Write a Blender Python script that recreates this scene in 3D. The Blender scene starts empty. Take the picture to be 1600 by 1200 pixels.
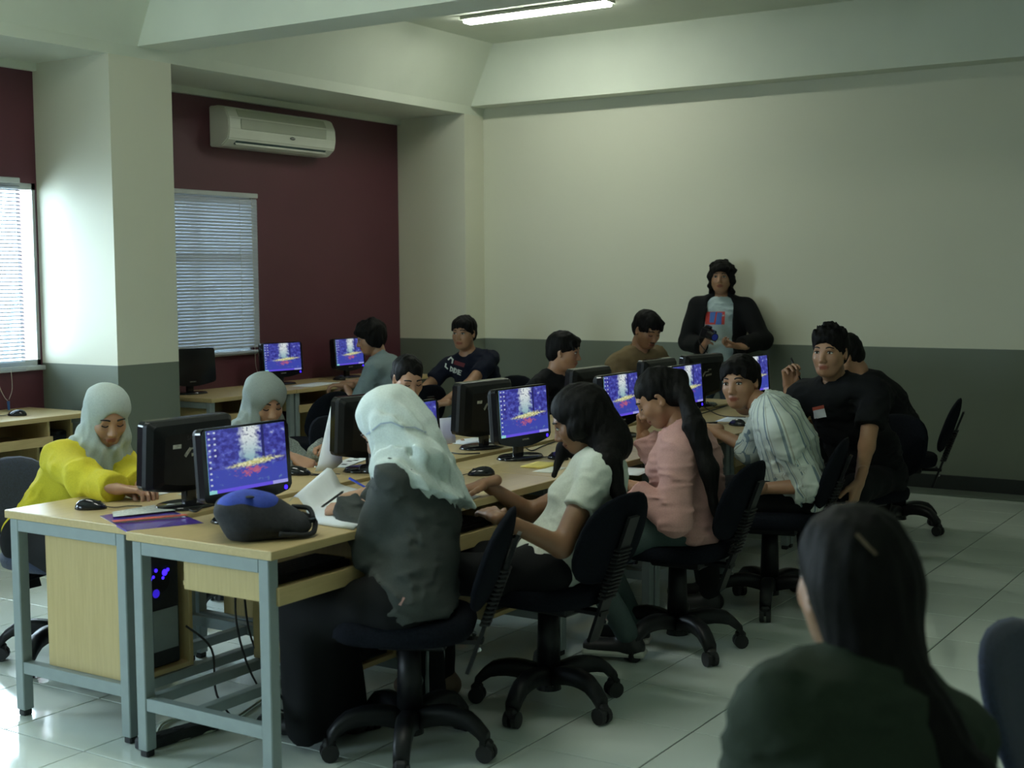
import bpy, bmesh, math, random
import numpy as np
from mathutils import Vector, Matrix

scene = bpy.context.scene
COL = scene.collection
R_ = math.radians

# ------------------------------------------------------------------ camera
CAM_H = 1.526
F_PX = 2099.5                       # focal length in pixels of the 1600 x 1200 frame
_p, _r, _y = R_(4.571), R_(-0.431), R_(32.782)
_fw = np.array([-math.sin(_y) * math.cos(_p), math.cos(_y) * math.cos(_p), -math.sin(_p)])
_rt = np.cross(_fw, [0, 0, 1.0]); _rt /= np.linalg.norm(_rt)
_up = np.cross(_rt, _fw)
C_R = _rt * math.cos(_r) + _up * math.sin(_r)
C_U = -_rt * math.sin(_r) + _up * math.cos(_r)
C_F = _fw
cam_d = bpy.data.cameras.new('camera')
cam_d.sensor_width = 36.0
cam_d.lens = F_PX / 1600 * 36
cam_d.clip_end = 200
cam_d.dof.use_dof = True
cam_d.dof.focus_distance = 6.2
cam_d.dof.aperture_fstop = 4.2
cam = bpy.data.objects.new('camera', cam_d)
COL.objects.link(cam)
cam.matrix_world = Matrix(((C_R[0], C_U[0], -C_F[0], 0), (C_R[1], C_U[1], -C_F[1], 0),
                           (C_R[2], C_U[2], -C_F[2], CAM_H), (0, 0, 0, 1)))
scene.camera = cam

def ray(x, y):
    return (x - 800) / F_PX * C_R - (y - 600) / F_PX * C_U + C_F
def at_z(x, y, z):
    d = ray(x, y); return np.array([0, 0, CAM_H]) + (z - CAM_H) / d[2] * d
def at_x(x, y, X):
    d = ray(x, y); return np.array([0, 0, CAM_H]) + X / d[0] * d
def at_y(x, y, Y):
    d = ray(x, y); return np.array([0, 0, CAM_H]) + Y / d[1] * d

# ------------------------------------------------------------------ world, lights, exposure
world = bpy.data.worlds.new('overcast_sky'); scene.world = world
world.use_nodes = True
wn = world.node_tree.nodes; wl = world.node_tree.links
bg = wn['Background']
bg.inputs['Color'].default_value = (0.74, 0.89, 1.0, 1)
bg.inputs['Strength'].default_value = 25.0
vs = scene.view_settings
vs.view_transform = 'Standard'; vs.look = 'None'; vs.gamma = 1.0; vs.use_curve_mapping = False
vs.exposure = 0.14
scene.display_settings.display_device = 'sRGB'
scene.cycles.use_denoising = True
scene.cycles.max_bounces = 8
scene.cycles.diffuse_bounces = 4
scene.cycles.glossy_bounces = 3
scene.cycles.transparent_max_bounces = 12
scene.cycles.sample_clamp_indirect = 6.0
scene.cycles.caustics_reflective = False
scene.cycles.caustics_refractive = False

XW, XC = -7.12, -6.42              # window wall, column faces
YB, YCF = 9.55, 9.27               # back wall, face of the far corner column
ZC = 3.43                          # ceiling
X_R, Y_F = 2.6, -2.6               # right wall, wall behind the camera
WINDOWS = [(-0.70, 1.70), (3.40, 5.545), (6.28, 7.46)]
FRONT_WINDOWS = [(-6.9, -5.3)]          # X spans on the wall behind the camera   # Y spans on the window wall
WZ0, WZ1 = 0.985, 2.13

def portal(name, y0, y1):
    d = bpy.data.lights.new(name, 'AREA'); d.shape = 'RECTANGLE'
    d.size = WZ1 - WZ0; d.size_y = y1 - y0
    d.cycles.is_portal = True
    o = bpy.data.objects.new(name, d); COL.objects.link(o)
    o.location = (XW - 0.16, (y0 + y1) / 2, (WZ0 + WZ1) / 2)
    o.rotation_euler = (0, R_(-90), 0)      # faces into the room
    return o
for i, (a, b) in enumerate(WINDOWS):
    portal('window_daylight_portal', a, b)
for a, b in FRONT_WINDOWS:
    o = portal('window_daylight_portal', a, b); o.location = ((a + b) / 2, Y_F - 0.16, (WZ0 + WZ1) / 2); o.rotation_euler = (0, R_(-90), R_(90))

# ------------------------------------------------------------------ materials
MATS = {}
def new_mat(name):
    m = bpy.data.materials.new(name); m.use_nodes = True
    MATS[name] = m
    return m, m.node_tree.nodes, m.node_tree.links, m.node_tree.nodes['Principled BSDF']

def mat(name, col, rough=0.6, var=0.12, scale=12.0, bump=0.0, bscale=200.0, metal=0.0, spec=0.5, stretch=None, sheen=0.0, coat=0.0):
    if name in MATS: return MATS[name]
    m, n, l, b = new_mat(name)
    tc = n.new('ShaderNodeTexCoord'); mp = n.new('ShaderNodeMapping')
    if stretch: mp.inputs['Scale'].default_value = stretch
    l.new(tc.outputs['Object'], mp.inputs['Vector'])
    nz = n.new('ShaderNodeTexNoise'); nz.inputs['Scale'].default_value = scale; nz.inputs['Detail'].default_value = 5
    l.new(mp.outputs['Vector'], nz.inputs['Vector'])
    cr = n.new('ShaderNodeValToRGB')
    c = np.array(col)
    cr.color_ramp.elements[0].position = 0.3; cr.color_ramp.elements[1].position = 0.7
    cr.color_ramp.elements[0].color = (*(c * (1 - var)), 1)
    cr.color_ramp.elements[1].color = (*np.minimum(c * (1 + var), 1), 1)
    l.new(nz.outputs['Fac'], cr.inputs['Fac']); l.new(cr.outputs['Color'], b.inputs['Base Color'])
    b.inputs['Roughness'].default_value = rough; b.inputs['Metallic'].default_value = metal
    b.inputs['Specular IOR Level'].default_value = spec
    if sheen: b.inputs['Sheen Weight'].default_value = sheen
    if coat: b.inputs['Coat Weight'].default_value = coat
    if bump:
        nb = n.new('ShaderNodeTexNoise'); nb.inputs['Scale'].default_value = bscale; nb.inputs['Detail'].default_value = 3
        l.new(mp.outputs['Vector'], nb.inputs['Vector'])
        bp = n.new('ShaderNodeBump'); bp.inputs['Strength'].default_value = bump; bp.inputs['Distance'].default_value = 0.004
        l.new(nb.outputs['Fac'], bp.inputs['Height']); l.new(bp.outputs['Normal'], b.inputs['Normal'])
    return m

def emit(name, col, s):
    m, n, l, b = new_mat(name)
    b.inputs['Base Color'].default_value = (*[c * 0.3 for c in col], 1)
    b.inputs['Emission Color'].default_value = (*col, 1); b.inputs['Emission Strength'].default_value = s
    return m

def two_tone(name, top, bottom, zsplit):
    m, n, l, b = new_mat(name)
    geo = n.new('ShaderNodeNewGeometry'); sp = n.new('ShaderNodeSeparateXYZ')
    l.new(geo.outputs['Position'], sp.inputs[0])
    gt = n.new('ShaderNodeMath'); gt.operation = 'GREATER_THAN'; gt.inputs[1].default_value = zsplit
    l.new(sp.outputs['Z'], gt.inputs[0])
    nz = n.new('ShaderNodeTexNoise'); nz.inputs['Scale'].default_value = 1.3; nz.inputs['Detail'].default_value = 6
    l.new(geo.outputs['Position'], nz.inputs['Vector'])
    mx = n.new('ShaderNodeMix'); mx.data_type = 'RGBA'
    mx.inputs[6].default_value = (*bottom, 1); mx.inputs[7].default_value = (*top, 1)
    l.new(gt.outputs[0], mx.inputs[0])
    m2 = n.new('ShaderNodeMix'); m2.data_type = 'RGBA'; m2.blend_type = 'MULTIPLY'; m2.inputs[0].default_value = 0.25
    cr = n.new('ShaderNodeValToRGB'); cr.color_ramp.elements[0].color = (.8, .8, .8, 1)
    l.new(nz.outputs['Fac'], cr.inputs['Fac']); l.new(mx.outputs[2], m2.inputs[6]); l.new(cr.outputs['Color'], m2.inputs[7])
    l.new(m2.outputs[2], b.inputs['Base Color'])
    b.inputs['Roughness'].default_value = 0.55; b.inputs['Specular IOR Level'].default_value = 0.3
    return m

CREAM = (0.69, 0.69, 0.55)
DADO = (0.165, 0.19, 0.15)
two_tone('wall_paint', CREAM, DADO, 1.003)
mat('ceiling_paint', (0.68, 0.72, 0.60), 0.7, 0.04, 2)
mat('maroon_paint', (0.105, 0.030, 0.043), 0.5, 0.08, 2)
mat('skirting', (0.02, 0.024, 0.024), 0.35, 0.1, 5)
mat('green_strip', (0.13, 0.16, 0.13), 0.3, 0.1, 5)
mat('tile', (0.68, 0.75, 0.69), 0.09, 0.05, 3, spec=0.55)
mat('grout', (0.055, 0.06, 0.055), 0.8, 0.2, 30)
mat('steel', (0.25, 0.30, 0.295), 0.42, 0.05, 20)
mat('rubber', (0.012, 0.012, 0.013), 0.6)
mat('black_plastic', (0.0075, 0.008, 0.009), 0.42, 0.2, 30, spec=.3)
mat('gloss_black', (0.010, 0.010, 0.012), 0.12, 0.1, 30)
mat('matte_black', (0.013, 0.015, 0.017), 0.6, 0.2, 60, 0.3, 300)
mat('chair_fabric', (0.0065, 0.008, 0.012), 0.9, 0.35, 150, 0.5, 500, spec=.08)
mat('chair_blue', (0.018, 0.028, 0.062), 0.9, 0.35, 150, 0.5, 500, sheen=0.2)
mat('chrome', (0.5, 0.5, 0.5), 0.2, 0.05, metal=1.0)
mat('paper', (0.80, 0.84, 0.86), 0.8, 0.03, 8)
mat('paper_warm', (0.76, 0.76, 0.66), 0.8, 0.04, 8)
mat('yellow_paper', (0.75, 0.62, 0.16), 0.8, 0.06, 10)
mat('white_plastic', (0.72, 0.74, 0.64), 0.35, 0.03, 6)
mat('grille', (0.44, 0.47, 0.36), 0.5, 0.05, 6)
mat('dark_slot', (0.02, 0.05, 0.05), 0.5)
mat('blind', (0.42, 0.46, 0.51), 0.45, 0.04, 8)
mat('alu', (0.52, 0.55, 0.55), 0.4, 0.05, metal=0.2)
mat('cord', (0.70, 0.70, 0.62), 0.6)
mat('cable', (0.012, 0.012, 0.012), 0.5)
mat('cable_white', (0.5, 0.55, 0.45), 0.5)
mat('pen_black', (0.015, 0.015, 0.015), 0.3)
mat('pen_blue', (0.03, 0.06, 0.5), 0.3)
mat('bag_black', (0.014, 0.015, 0.018), 0.85, 0.3, 80, 0.4, 400)
mat('bag_blue', (0.035, 0.07, 0.42), 0.8, 0.15, 60, 0.3, 300)
mat('folder_purple', (0.10, 0.05, 0.36), 0.25, 0.25, 8, coat=0.5)
mat('folder_orange', (0.65, 0.10, 0.05), 0.4)
mat('sticker', (0.55, 0.57, 0.52), 0.6, 0.25, 120)
mat('sticker_dull', (0.42, 0.42, 0.36), 0.6, 0.3, 120)
mat('logo_grey', (0.05, 0.05, 0.055), 0.5)
emit('tube_glow', (0.95, 1.0, 0.90), 46.0)
emit('led_blue', (0.035, 0.012, 1.0), 2.6)
emit('led_dim', (0.05, 0.02, 0.9), .5)

def wood(name, col, axis):
    m, n, l, b = new_mat(name)
    tc = n.new('ShaderNodeTexCoord'); mp = n.new('ShaderNodeMapping')
    sc = [22.0, 22.0, 22.0]; sc[axis] = 1.6; mp.inputs['Scale'].default_value = sc
    l.new(tc.outputs['Object'], mp.inputs['Vector'])
    nz = n.new('ShaderNodeTexNoise'); nz.inputs['Scale'].default_value = 3.0; nz.inputs['Detail'].default_value = 8; nz.inputs['Roughness'].default_value = 0.65
    l.new(mp.outputs['Vector'], nz.inputs['Vector'])
    cr = n.new('ShaderNodeValToRGB'); c = np.array(col)
    cr.color_ramp.elements[0].position = 0.25; cr.color_ramp.elements[1].position = 0.75
    cr.color_ramp.elements[0].color = (*(c * np.array([.86, .84, .78])), 1); cr.color_ramp.elements[1].color = (*(c * 1.08), 1)
    l.new(nz.outputs['Fac'], cr.inputs['Fac']); l.new(cr.outputs['Color'], b.inputs['Base Color'])
    b.inputs['Roughness'].default_value = 0.34; b.inputs['Specular IOR Level'].default_value = 0.45
WOOD = (0.54, 0.415, 0.205)
wood('wood_y', WOOD, 1); wood('wood_z', (0.50, 0.39, 0.18), 2)

def glass_mat():
    m, n, l, b = new_mat('window_glass')
    n.remove(b)
    t = n.new('ShaderNodeBsdfTransparent'); t.inputs['Color'].default_value = (.93, .97, .98, 1)
    g = n.new('ShaderNodeBsdfGlossy'); g.inputs['Roughness'].default_value = 0.02
    lw = n.new('ShaderNodeFresnel'); lw.inputs['IOR'].default_value = 1.45
    mx = n.new('ShaderNodeMixShader')
    l.new(lw.outputs[0], mx.inputs[0]); l.new(t.outputs[0], mx.inputs[1]); l.new(g.outputs[0], mx.inputs[2])
    l.new(mx.outputs[0], n['Material Output'].inputs['Surface'])
glass_mat()

def clear_mat(name, tint):
    m, n, l, b = new_mat(name)
    b.inputs['Base Color'].default_value = (*tint, 1); b.inputs['Roughness'].default_value = 0.05
    b.inputs['Transmission Weight'].default_value = 0.9; b.inputs['IOR'].default_value = 1.2
clear_mat('bottle_plastic', (0.85, 0.92, 0.95))

def screen_mat():
    """a desktop: forest wallpaper, icon column, task bar; object coords y across (0 left .. 1 right), z up"""
    m, n, l, b = new_mat('screen_forest')
    uv = n.new('ShaderNodeUVMap'); sp = n.new('ShaderNodeSeparateXYZ'); l.new(uv.outputs[0], sp.inputs[0])
    U, V = sp.outputs['X'], sp.outputs['Y']
    def mth(op, a, b_=None, c_=None, clamp=False):
        k = n.new('ShaderNodeMath'); k.operation = op; k.use_clamp = clamp
        for i, v in enumerate((a, b_, c_)):
            if v is None: continue
            if isinstance(v, (int, float)): k.inputs[i].default_value = v
            else: l.new(v, k.inputs[i])
        return k.outputs[0]
    def noise(sx, sy, detail=4):
        mp = n.new('ShaderNodeMapping'); mp.inputs['Scale'].default_value = (sx, sy, 1); l.new(uv.outputs[0], mp.inputs['Vector'])
        z = n.new('ShaderNodeTexNoise'); z.inputs['Scale'].default_value = 1; z.inputs['Detail'].default_value = detail
        l.new(mp.outputs[0], z.inputs['Vector']); return z.outputs['Fac']
    def bell(x, c, w):      # soft bump 1 at c, 0 beyond w
        return mth('SUBTRACT', 1.0, mth('DIVIDE', mth('ABSOLUTE', mth('SUBTRACT', x, c)), w), clamp=True)
    def rng(x, a, b_):      # 1 inside [a, b]
        return mth('MULTIPLY', mth('GREATER_THAN', x, a), mth('LESS_THAN', x, b_))
    def mix(f, c1, c2):
        k = n.new('ShaderNodeMix'); k.data_type = 'RGBA'
        l.new(f, k.inputs[0])
        for i, c in ((6, c1), (7, c2)):
            if isinstance(c, tuple): k.inputs[i].default_value = (*c, 1)
            else: l.new(c, k.inputs[i])
        return k.outputs[2]
    def thr(x, a, b_):      # soft threshold
        return mth('DIVIDE', mth('SUBTRACT', x, a), b_ - a, clamp=True)
    n1 = noise(14, 12, 6); n2 = noise(30, 26, 3); n3 = noise(7, 22, 5); n4 = noise(24, 40, 4)
    base = mix(thr(n1, .42, .62), (0.035, 0.03, 0.30), (0.10, 0.12, 0.62))
    # lower ground is a plain deep blue
    base = mix(mth('LESS_THAN', V, 0.36), base, (0.055, 0.075, 0.52))
    # misty glow between the trunks
    glow = mth('MULTIPLY', bell(U, 0.53, 0.17), thr(V, 0.36, 0.52))
    glow = thr(mth('ADD', glow, mth('MULTIPLY', mth('SUBTRACT', n1, 0.5), 1.6)), 0.16, 0.62)
    base = mix(glow, base, mix(thr(V, .45, .85), (0.30, 0.55, 0.62), (0.92, 1.0, 1.0)))
    fol = mth('MULTIPLY', thr(n2, .56, .64), mth('MULTIPLY', bell(U, 0.52, 0.32), thr(V, .55, .9)))
    base = mix(fol, base, (0.06, 0.10, 0.22))
    # dark trunk right of the glow
    base = mix(mth('MULTIPLY', rng(U, 0.685, 0.72), mth('GREATER_THAN', V, 0.40)), base, (0.02, 0.02, 0.16))
    # sunlit ground strip
    strip = mth('MULTIPLY', bell(mth('SUBTRACT', V, mth('MULTIPLY', mth('SUBTRACT', U, .5), 0.10)), 0.405, 0.075), bell(U, 0.58, 0.46))
    strip = mth('MULTIPLY', thr(strip, .02, .45), thr(mth('ADD', strip, mth('MULTIPLY', mth('SUBTRACT', mth('MULTIPLY', mth('ADD', n3, n2), .5), .5), 2.6)), 0.12, 0.5))
    base = mix(strip, base, mix(thr(n2, .4, .6), (0.62, 0.60, 0.16), (0.95, 0.98, 0.62)))
    # fallen leaves
    lv = mth('MULTIPLY', bell(V, 0.29, 0.14), bell(U, 0.52, 0.30))
    lv = mth('MULTIPLY', thr(lv, .0, .3), thr(mth('ADD', lv, mth('MULTIPLY', mth('SUBTRACT', mth('MULTIPLY', mth('ADD', n1, n4), .5), .5), 4.0)), 0.42, 0.80))
    base = mix(mth('MULTIPLY', lv, .8), base, (0.70, 0.14, 0.20))
    # icons, two columns
    fu = mth('FRACT', mth('MULTIPLY', U, 15)); fv = mth('FRACT', mth('MULTIPLY', V, 11))
    ic = mth('MULTIPLY', rng(fu, .3, .7), rng(fv, .38, .7))
    ic = mth('MULTIPLY', ic, mth('ADD', rng(U, .01, .066), mth('MULTIPLY', rng(U, .067, .133), mth('GREATER_THAN', V, .55))))
    base = mix(mth('MULTIPLY', ic, 0.85), base, (0.75, 0.85, 1.0))
    # task bar
    base = mix(mth('LESS_THAN', V, 0.055), base, (0.16, 0.10, 0.95))
    base = mix(mth('MULTIPLY', mth('LESS_THAN', V, 0.055), mth('LESS_THAN', U, 0.09)), base, (0.35, 0.85, 0.85))
    base = mix(mth('MULTIPLY', mth('LESS_THAN', V, 0.055), mth('GREATER_THAN', U, 0.80)), base, (0.45, 0.45, 1.0))
    b.inputs['Base Color'].default_value = (0.01, 0.01, 0.015, 1); b.inputs['Roughness'].default_value = 0.3
    l.new(base, b.inputs['Emission Color']); b.inputs['Emission Strength'].default_value = 0.62
screen_mat()

# ------------------------------------------------------------------ geometry helpers
def props(o, label=None, cat=None, group=None, kind=None):
    if label: o['label'] = label
    if cat: o['category'] = cat
    if group: o['group'] = group
    if kind: o['kind'] = kind
    return o

def link(o, parent=None):
    COL.objects.link(o)
    if parent is not None: o.parent = parent
    return o

def obj(name, bm, m, parent=None, smooth=False, loc=None, rot=None):
    me = bpy.data.meshes.new(name)
    bmesh.ops.recalc_face_normals(bm, faces=bm.faces)
    bm.to_mesh(me); bm.free()
    if smooth:
        me.polygons.foreach_set('use_smooth', [True] * len(me.polygons))
    me.materials.append(MATS[m])
    o = bpy.data.objects.new(name, me)
    link(o, parent)
    if loc is not None: o.location = loc
    if rot is not None: o.rotation_euler = rot
    return o

def empty(name, loc=(0, 0, 0), rz=0.0, label=None, cat=None, group=None, kind=None):
    o = bpy.data.objects.new(name, None); link(o)
    o.empty_display_size = 0.1
    o.location = loc; o.rotation_euler = (0, 0, rz)
    return props(o, label, cat, group, kind)

def copy_tree(o, parent=None):
    c = o.copy(); link(c, parent)
    for ch in list(o.children): copy_tree(ch, c)
    return c

def BM(): return bmesh.new()

def box(bm, c, s, bev=0.0, rot=None, seg=1):
    r = bmesh.ops.create_cube(bm, size=1.0)
    vs_ = r['verts']
    M = Matrix.Translation(Vector(c)) @ (rot.to_4x4() if rot is not None else Matrix.Identity(4)) @ Matrix.Diagonal((*s, 1))
    bmesh.ops.transform(bm, matrix=M, verts=vs_)
    if bev:
        es = list({e for v in vs_ for e in v.link_edges})
        bmesh.ops.bevel(bm, geom=es, offset=bev, segments=seg, affect='EDGES', profile=0.5)
    return bm

def cyl(bm, a, b, ra, rb=None, n=16, caps=True):
    a, b = Vector(a), Vector(b); rb = ra if rb is None else rb
    d = b - a
    q = Vector((0, 0, 1)).rotation_difference(d.normalized()).to_matrix().to_4x4()
    M = Matrix.Translation((a + b) / 2) @ q
    bmesh.ops.create_cone(bm, cap_ends=caps, segments=n, radius1=ra, radius2=rb, depth=d.length, matrix=M)
    return bm

def ball(bm, c, r, u=16, v=10, rot=None):
    M = Matrix.Translation(Vector(c)) @ (rot.to_4x4() if rot is not None else Matrix.Identity(4)) @ Matrix.Diagonal((*r, 1))
    bmesh.ops.create_uvsphere(bm, u_segments=u, v_segments=v, radius=1.0, matrix=M)
    return bm

def tube(bm, pts, rad, n=6):
    """swept tube along a polyline (Catmull-Rom smoothed)"""
    P = [Vector(p) for p in pts]
    if len(P) > 2:
        Q = []
        for i in range(len(P) - 1):
            p0, p1, p2, p3 = P[max(i - 1, 0)], P[i], P[i + 1], P[min(i + 2, len(P) - 1)]
            for k in range(6):
                t = k / 6
                Q.append(0.5 * ((2 * p1) + (-p0 + p2) * t + (2 * p0 - 5 * p1 + 4 * p2 - p3) * t * t + (-p0 + 3 * p1 - 3 * p2 + p3) * t ** 3))
        Q.append(P[-1]); P = Q
    rads = rad if isinstance(rad, (list, tuple)) else None
    rings = []
    up = Vector((0.13, 0.21, 0.97))
    for i, p in enumerate(P):
        d = (P[min(i + 1, len(P) - 1)] - P[max(i - 1, 0)]).normalized()
        s = d.cross(up)
        if s.length < 1e-3: s = d.cross(Vector((1, 0, 0)))
        s.normalize(); t = s.cross(d)
        r = rad if rads is None else rads[0] + (rads[1] - rads[0]) * i / (len(P) - 1)
        rings.append([bm.verts.new(p + (s * math.cos(2 * math.pi * k / n) + t * math.sin(2 * math.pi * k / n)) * r) for k in range(n)])
    for i in range(len(rings) - 1):
        for k in range(n):
            bm.faces.new((rings[i][k], rings[i][(k + 1) % n], rings[i + 1][(k + 1) % n], rings[i + 1][k]))
    bm.faces.new(rings[0][::-1]); bm.faces.new(rings[-1])
    return bm

def prism(bm, pts, h0, h1, axis=2):
    """extrude a 2-D outline along an axis"""
    def P(u, v, w):
        return {2: (u, v, w), 1: (u, w, v), 0: (w, u, v)}[axis]
    a = [bm.verts.new(P(u, v, h0)) for u, v in pts]; b = [bm.verts.new(P(u, v, h1)) for u, v in pts]
    bm.faces.new(a[::-1]); bm.faces.new(b)
    n = len(pts)
    for i in range(n): bm.faces.new((a[i], a[(i + 1) % n], b[(i + 1) % n], b[i]))
    return bm

def sheet(bm, f, nu, nv, thick=0.0008):
    """thin solid sheet from f(u, v) -> point"""
    P = [[Vector(f(i / nu, j / nv)) for j in range(nv + 1)] for i in range(nu + 1)]
    N = (P[nu][0] - P[0][0]).cross(P[0][nv] - P[0][0]).normalized() * thick
    A = [[bm.verts.new(p) for p in r] for r in P]; B = [[bm.verts.new(p + N) for p in r] for r in P]
    for i in range(nu):
        for j in range(nv):
            bm.faces.new((A[i][j], A[i + 1][j], A[i + 1][j + 1], A[i][j + 1]))
            bm.faces.new((B[i][j], B[i][j + 1], B[i + 1][j + 1], B[i + 1][j]))
    for i in range(nu):
        bm.faces.new((A[i][0], B[i][0], B[i + 1][0], A[i + 1][0])); bm.faces.new((A[i][nv], A[i + 1][nv], B[i + 1][nv], B[i][nv]))
    for j in range(nv):
        bm.faces.new((A[0][j], A[0][j + 1], B[0][j + 1], B[0][j])); bm.faces.new((A[nu][j], B[nu][j], B[nu][j + 1], A[nu][j + 1]))
    return bm

def text_obj(name, s, size, m, parent, loc, rot, extrude=0.0005, bold=0.0):
    cu = bpy.data.curves.new(name, 'FONT'); cu.body = s; cu.size = size; cu.extrude = extrude
    cu.align_x = 'CENTER'; cu.align_y = 'CENTER'; cu.offset = bold; cu.resolution_u = 2
    t = bpy.data.objects.new(name, cu); COL.objects.link(t)
    bpy.context.view_layer.update()
    me = bpy.data.meshes.new_from_object(t)
    bpy.data.objects.remove(t)
    me.materials.clear(); me.materials.append(MATS[m])
    o = bpy.data.objects.new(name, me); link(o, parent)
    o.location = loc; o.rotation_euler = rot
    return o
# ------------------------------------------------------------------ the room
def struct(name, bm, m, parent=None, label=None, smooth=False):
    o = obj(name, bm, m, parent, smooth)
    if parent is None: o['kind'] = 'structure'
    if label: o['label'] = label
    return o

# floor: a grout bed with single tiles
fl = struct('floor', box(BM(), ((XW + X_R) / 2, (YB + Y_F) / 2, -0.053), (X_R - XW + .6, YB - Y_F + .6, 0.1)), 'grout',
            label='glossy white ceramic tile floor with dark grout lines')
T = 0.4; TX0, TY0 = -1.48, 0.02
tb = box(BM(), (0, 0, -0.004), (T - 0.0055, T - 0.0055, 0.008), 0.0012)
tile_me = bpy.data.meshes.new('floor_tile'); tb.to_mesh(tile_me); tb.free(); tile_me.materials.append(MATS['tile'])
cells = []
ix0, ix1 = int(math.floor((XW - TX0) / T)), int(math.ceil((X_R - TX0) / T))
iy0, iy1 = int(math.floor((Y_F - TY0) / T)), int(math.ceil((YB - TY0) / T))
for i in range(ix0, ix1):
    for j in range(iy0, iy1):
        c = np.array([TX0 + (i + .5) * T, TY0 + (j + .5) * T, 0])
        v = c - [0, 0, CAM_H]; dep = v @ C_F
        vis = dep > 0.5 and abs(v @ C_R / dep) < 0.40 and abs(v @ C_U / dep) < 0.31
        cells.append((0 if vis else 1, dep if dep > 0 else 99, c))
cells.sort(key=lambda t: (t[0], t[1]))
rest = BM()
rnd = random.Random(4)
for k, (_, _, c) in enumerate(cells):
    if k < 300:
        o = bpy.data.objects.new('floor_tile', tile_me); link(o, fl); o.location = c
        o.rotation_euler = (rnd.gauss(0, .0011), rnd.gauss(0, .0011), 0)
    else:
        box(rest, (c[0], c[1], -0.004), (T - 0.0055, T - 0.0055, 0.008))
o = obj('floor_tile', rest, 'tile', fl); o['kind'] = 'stuff'; o['label'] = 'remaining white floor tiles'

# window wall with openings (maroon), built as piers, sills and lintels in one mesh
def wall_with_holes(bm, x0, x1, y0, y1, z0, z1, holes):
    ys = y0
    for a, b in holes:
        box(bm, ((x0 + x1) / 2, (ys + a) / 2, (z0 + z1) / 2), (x1 - x0, a - ys, z1 - z0))
        box(bm, ((x0 + x1) / 2, (a + b) / 2, (z0 + WZ0) / 2), (x1 - x0, b - a, WZ0 - z0))
        box(bm, ((x0 + x1) / 2, (a + b) / 2, (WZ1 + z1) / 2), (x1 - x0, b - a, z1 - WZ1))
        ys = b
    box(bm, ((x0 + x1) / 2, (ys + y1) / 2, (z0 + z1) / 2), (x1 - x0, y1 - ys, z1 - z0))
struct('wall_left', (lambda b: (wall_with_holes(b, XW - 0.2, XW, Y_F, YB, 0, 2.95, WINDOWS), b)[1])(BM()), 'maroon_paint',
       label='dark maroon window wall set back between the columns')
struct('wall_back', box(BM(), ((XW + X_R) / 2, YB + 0.1, 1.8), (X_R - XW + .6, 0.2, 3.6)), 'wall_paint',
       label='cream back wall with grey painted lower band')
struct('wall_right', box(BM(), (X_R + 0.1, (Y_F + YB) / 2, 1.8), (0.2, YB - Y_F + .4, 3.6)), 'wall_paint')
wf = BM(); xs = XW - .3
for a, b in FRONT_WINDOWS + [(X_R + .3, X_R + .3)]:
    box(wf, ((xs + a) / 2, Y_F - .1, 1.8), (a - xs, .2, 3.6))
    if b > a:
        box(wf, ((a + b) / 2, Y_F - .1, WZ0 / 2), (b - a, .2, WZ0)); box(wf, ((a + b) / 2, Y_F - .1, (WZ1 + 3.6) / 2), (b - a, .2, 3.6 - WZ1))
    xs = b
struct('wall_front', wf, 'wall_paint')
struct('ceiling', box(BM(), ((XW + X_R) / 2, (Y_F + YB) / 2, ZC + 0.1), (X_R - XW + .6, YB - Y_F + .4, 0.2)), 'ceiling_paint')
# columns
for nm, a, b in (('column', 5.55, 6.045), ('column', YCF, YB), ('column', 1.83, 2.325)):
    struct(nm, box(BM(), ((XW + XC) / 2, (a + b) / 2, 1.45), (XC - XW, b - a, 2.9)), 'wall_paint')
# lowered ceiling over the window bays with a slanting front face
struct('beam_window_side', prism(BM(), [(XW - .2, 2.872), (XC, 2.872), (XC + 0.015, 2.94), (XC + .25, ZC + .02), (XW - .2, ZC + .02)], Y_F, YB, axis=1),
       'ceiling_paint')
# beams across the room
for a, b in ((5.765, 6.06), (9.345, YB), (2.0, 2.3)):
    struct('beam_cross', box(BM(), ((XC + X_R) / 2 + .02, (a + b) / 2, (2.94 + ZC) / 2 + .01), (X_R - XC - .04 + .1, b - a, ZC - 2.94 + .02)), 'ceiling_paint')
# cornice strip above the maroon wall
n = 0
for a, b in ((2.325, 5.55), (6.045, YCF)):
    n += 1
    struct('trim_%d' % n, box(BM(), (XW + 0.02, (a + b) / 2, 2.85), (0.04, b - a, 0.05)), 'ceiling_paint')
struct('baseboard_back', box(BM(), ((XC + X_R) / 2, YB - 0.006, 0.055), (X_R - XC, 0.012, 0.11), 0.003), 'skirting')
struct('trim_3', box(BM(), ((XC + X_R) / 2, YB - 0.125, 0.004), (X_R - XC, 0.25, 0.010), 0.002), 'green_strip', label='dull green floor strip along the skirting')  # thin strip, darker and greener than the tiles, laid along the back wall
struct('baseboard_left', box(BM(), (XW + 0.006, (YCF + 6.045) / 2, 0.055), (0.012, YCF - 6.045, 0.11), 0.003), 'skirting')

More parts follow.
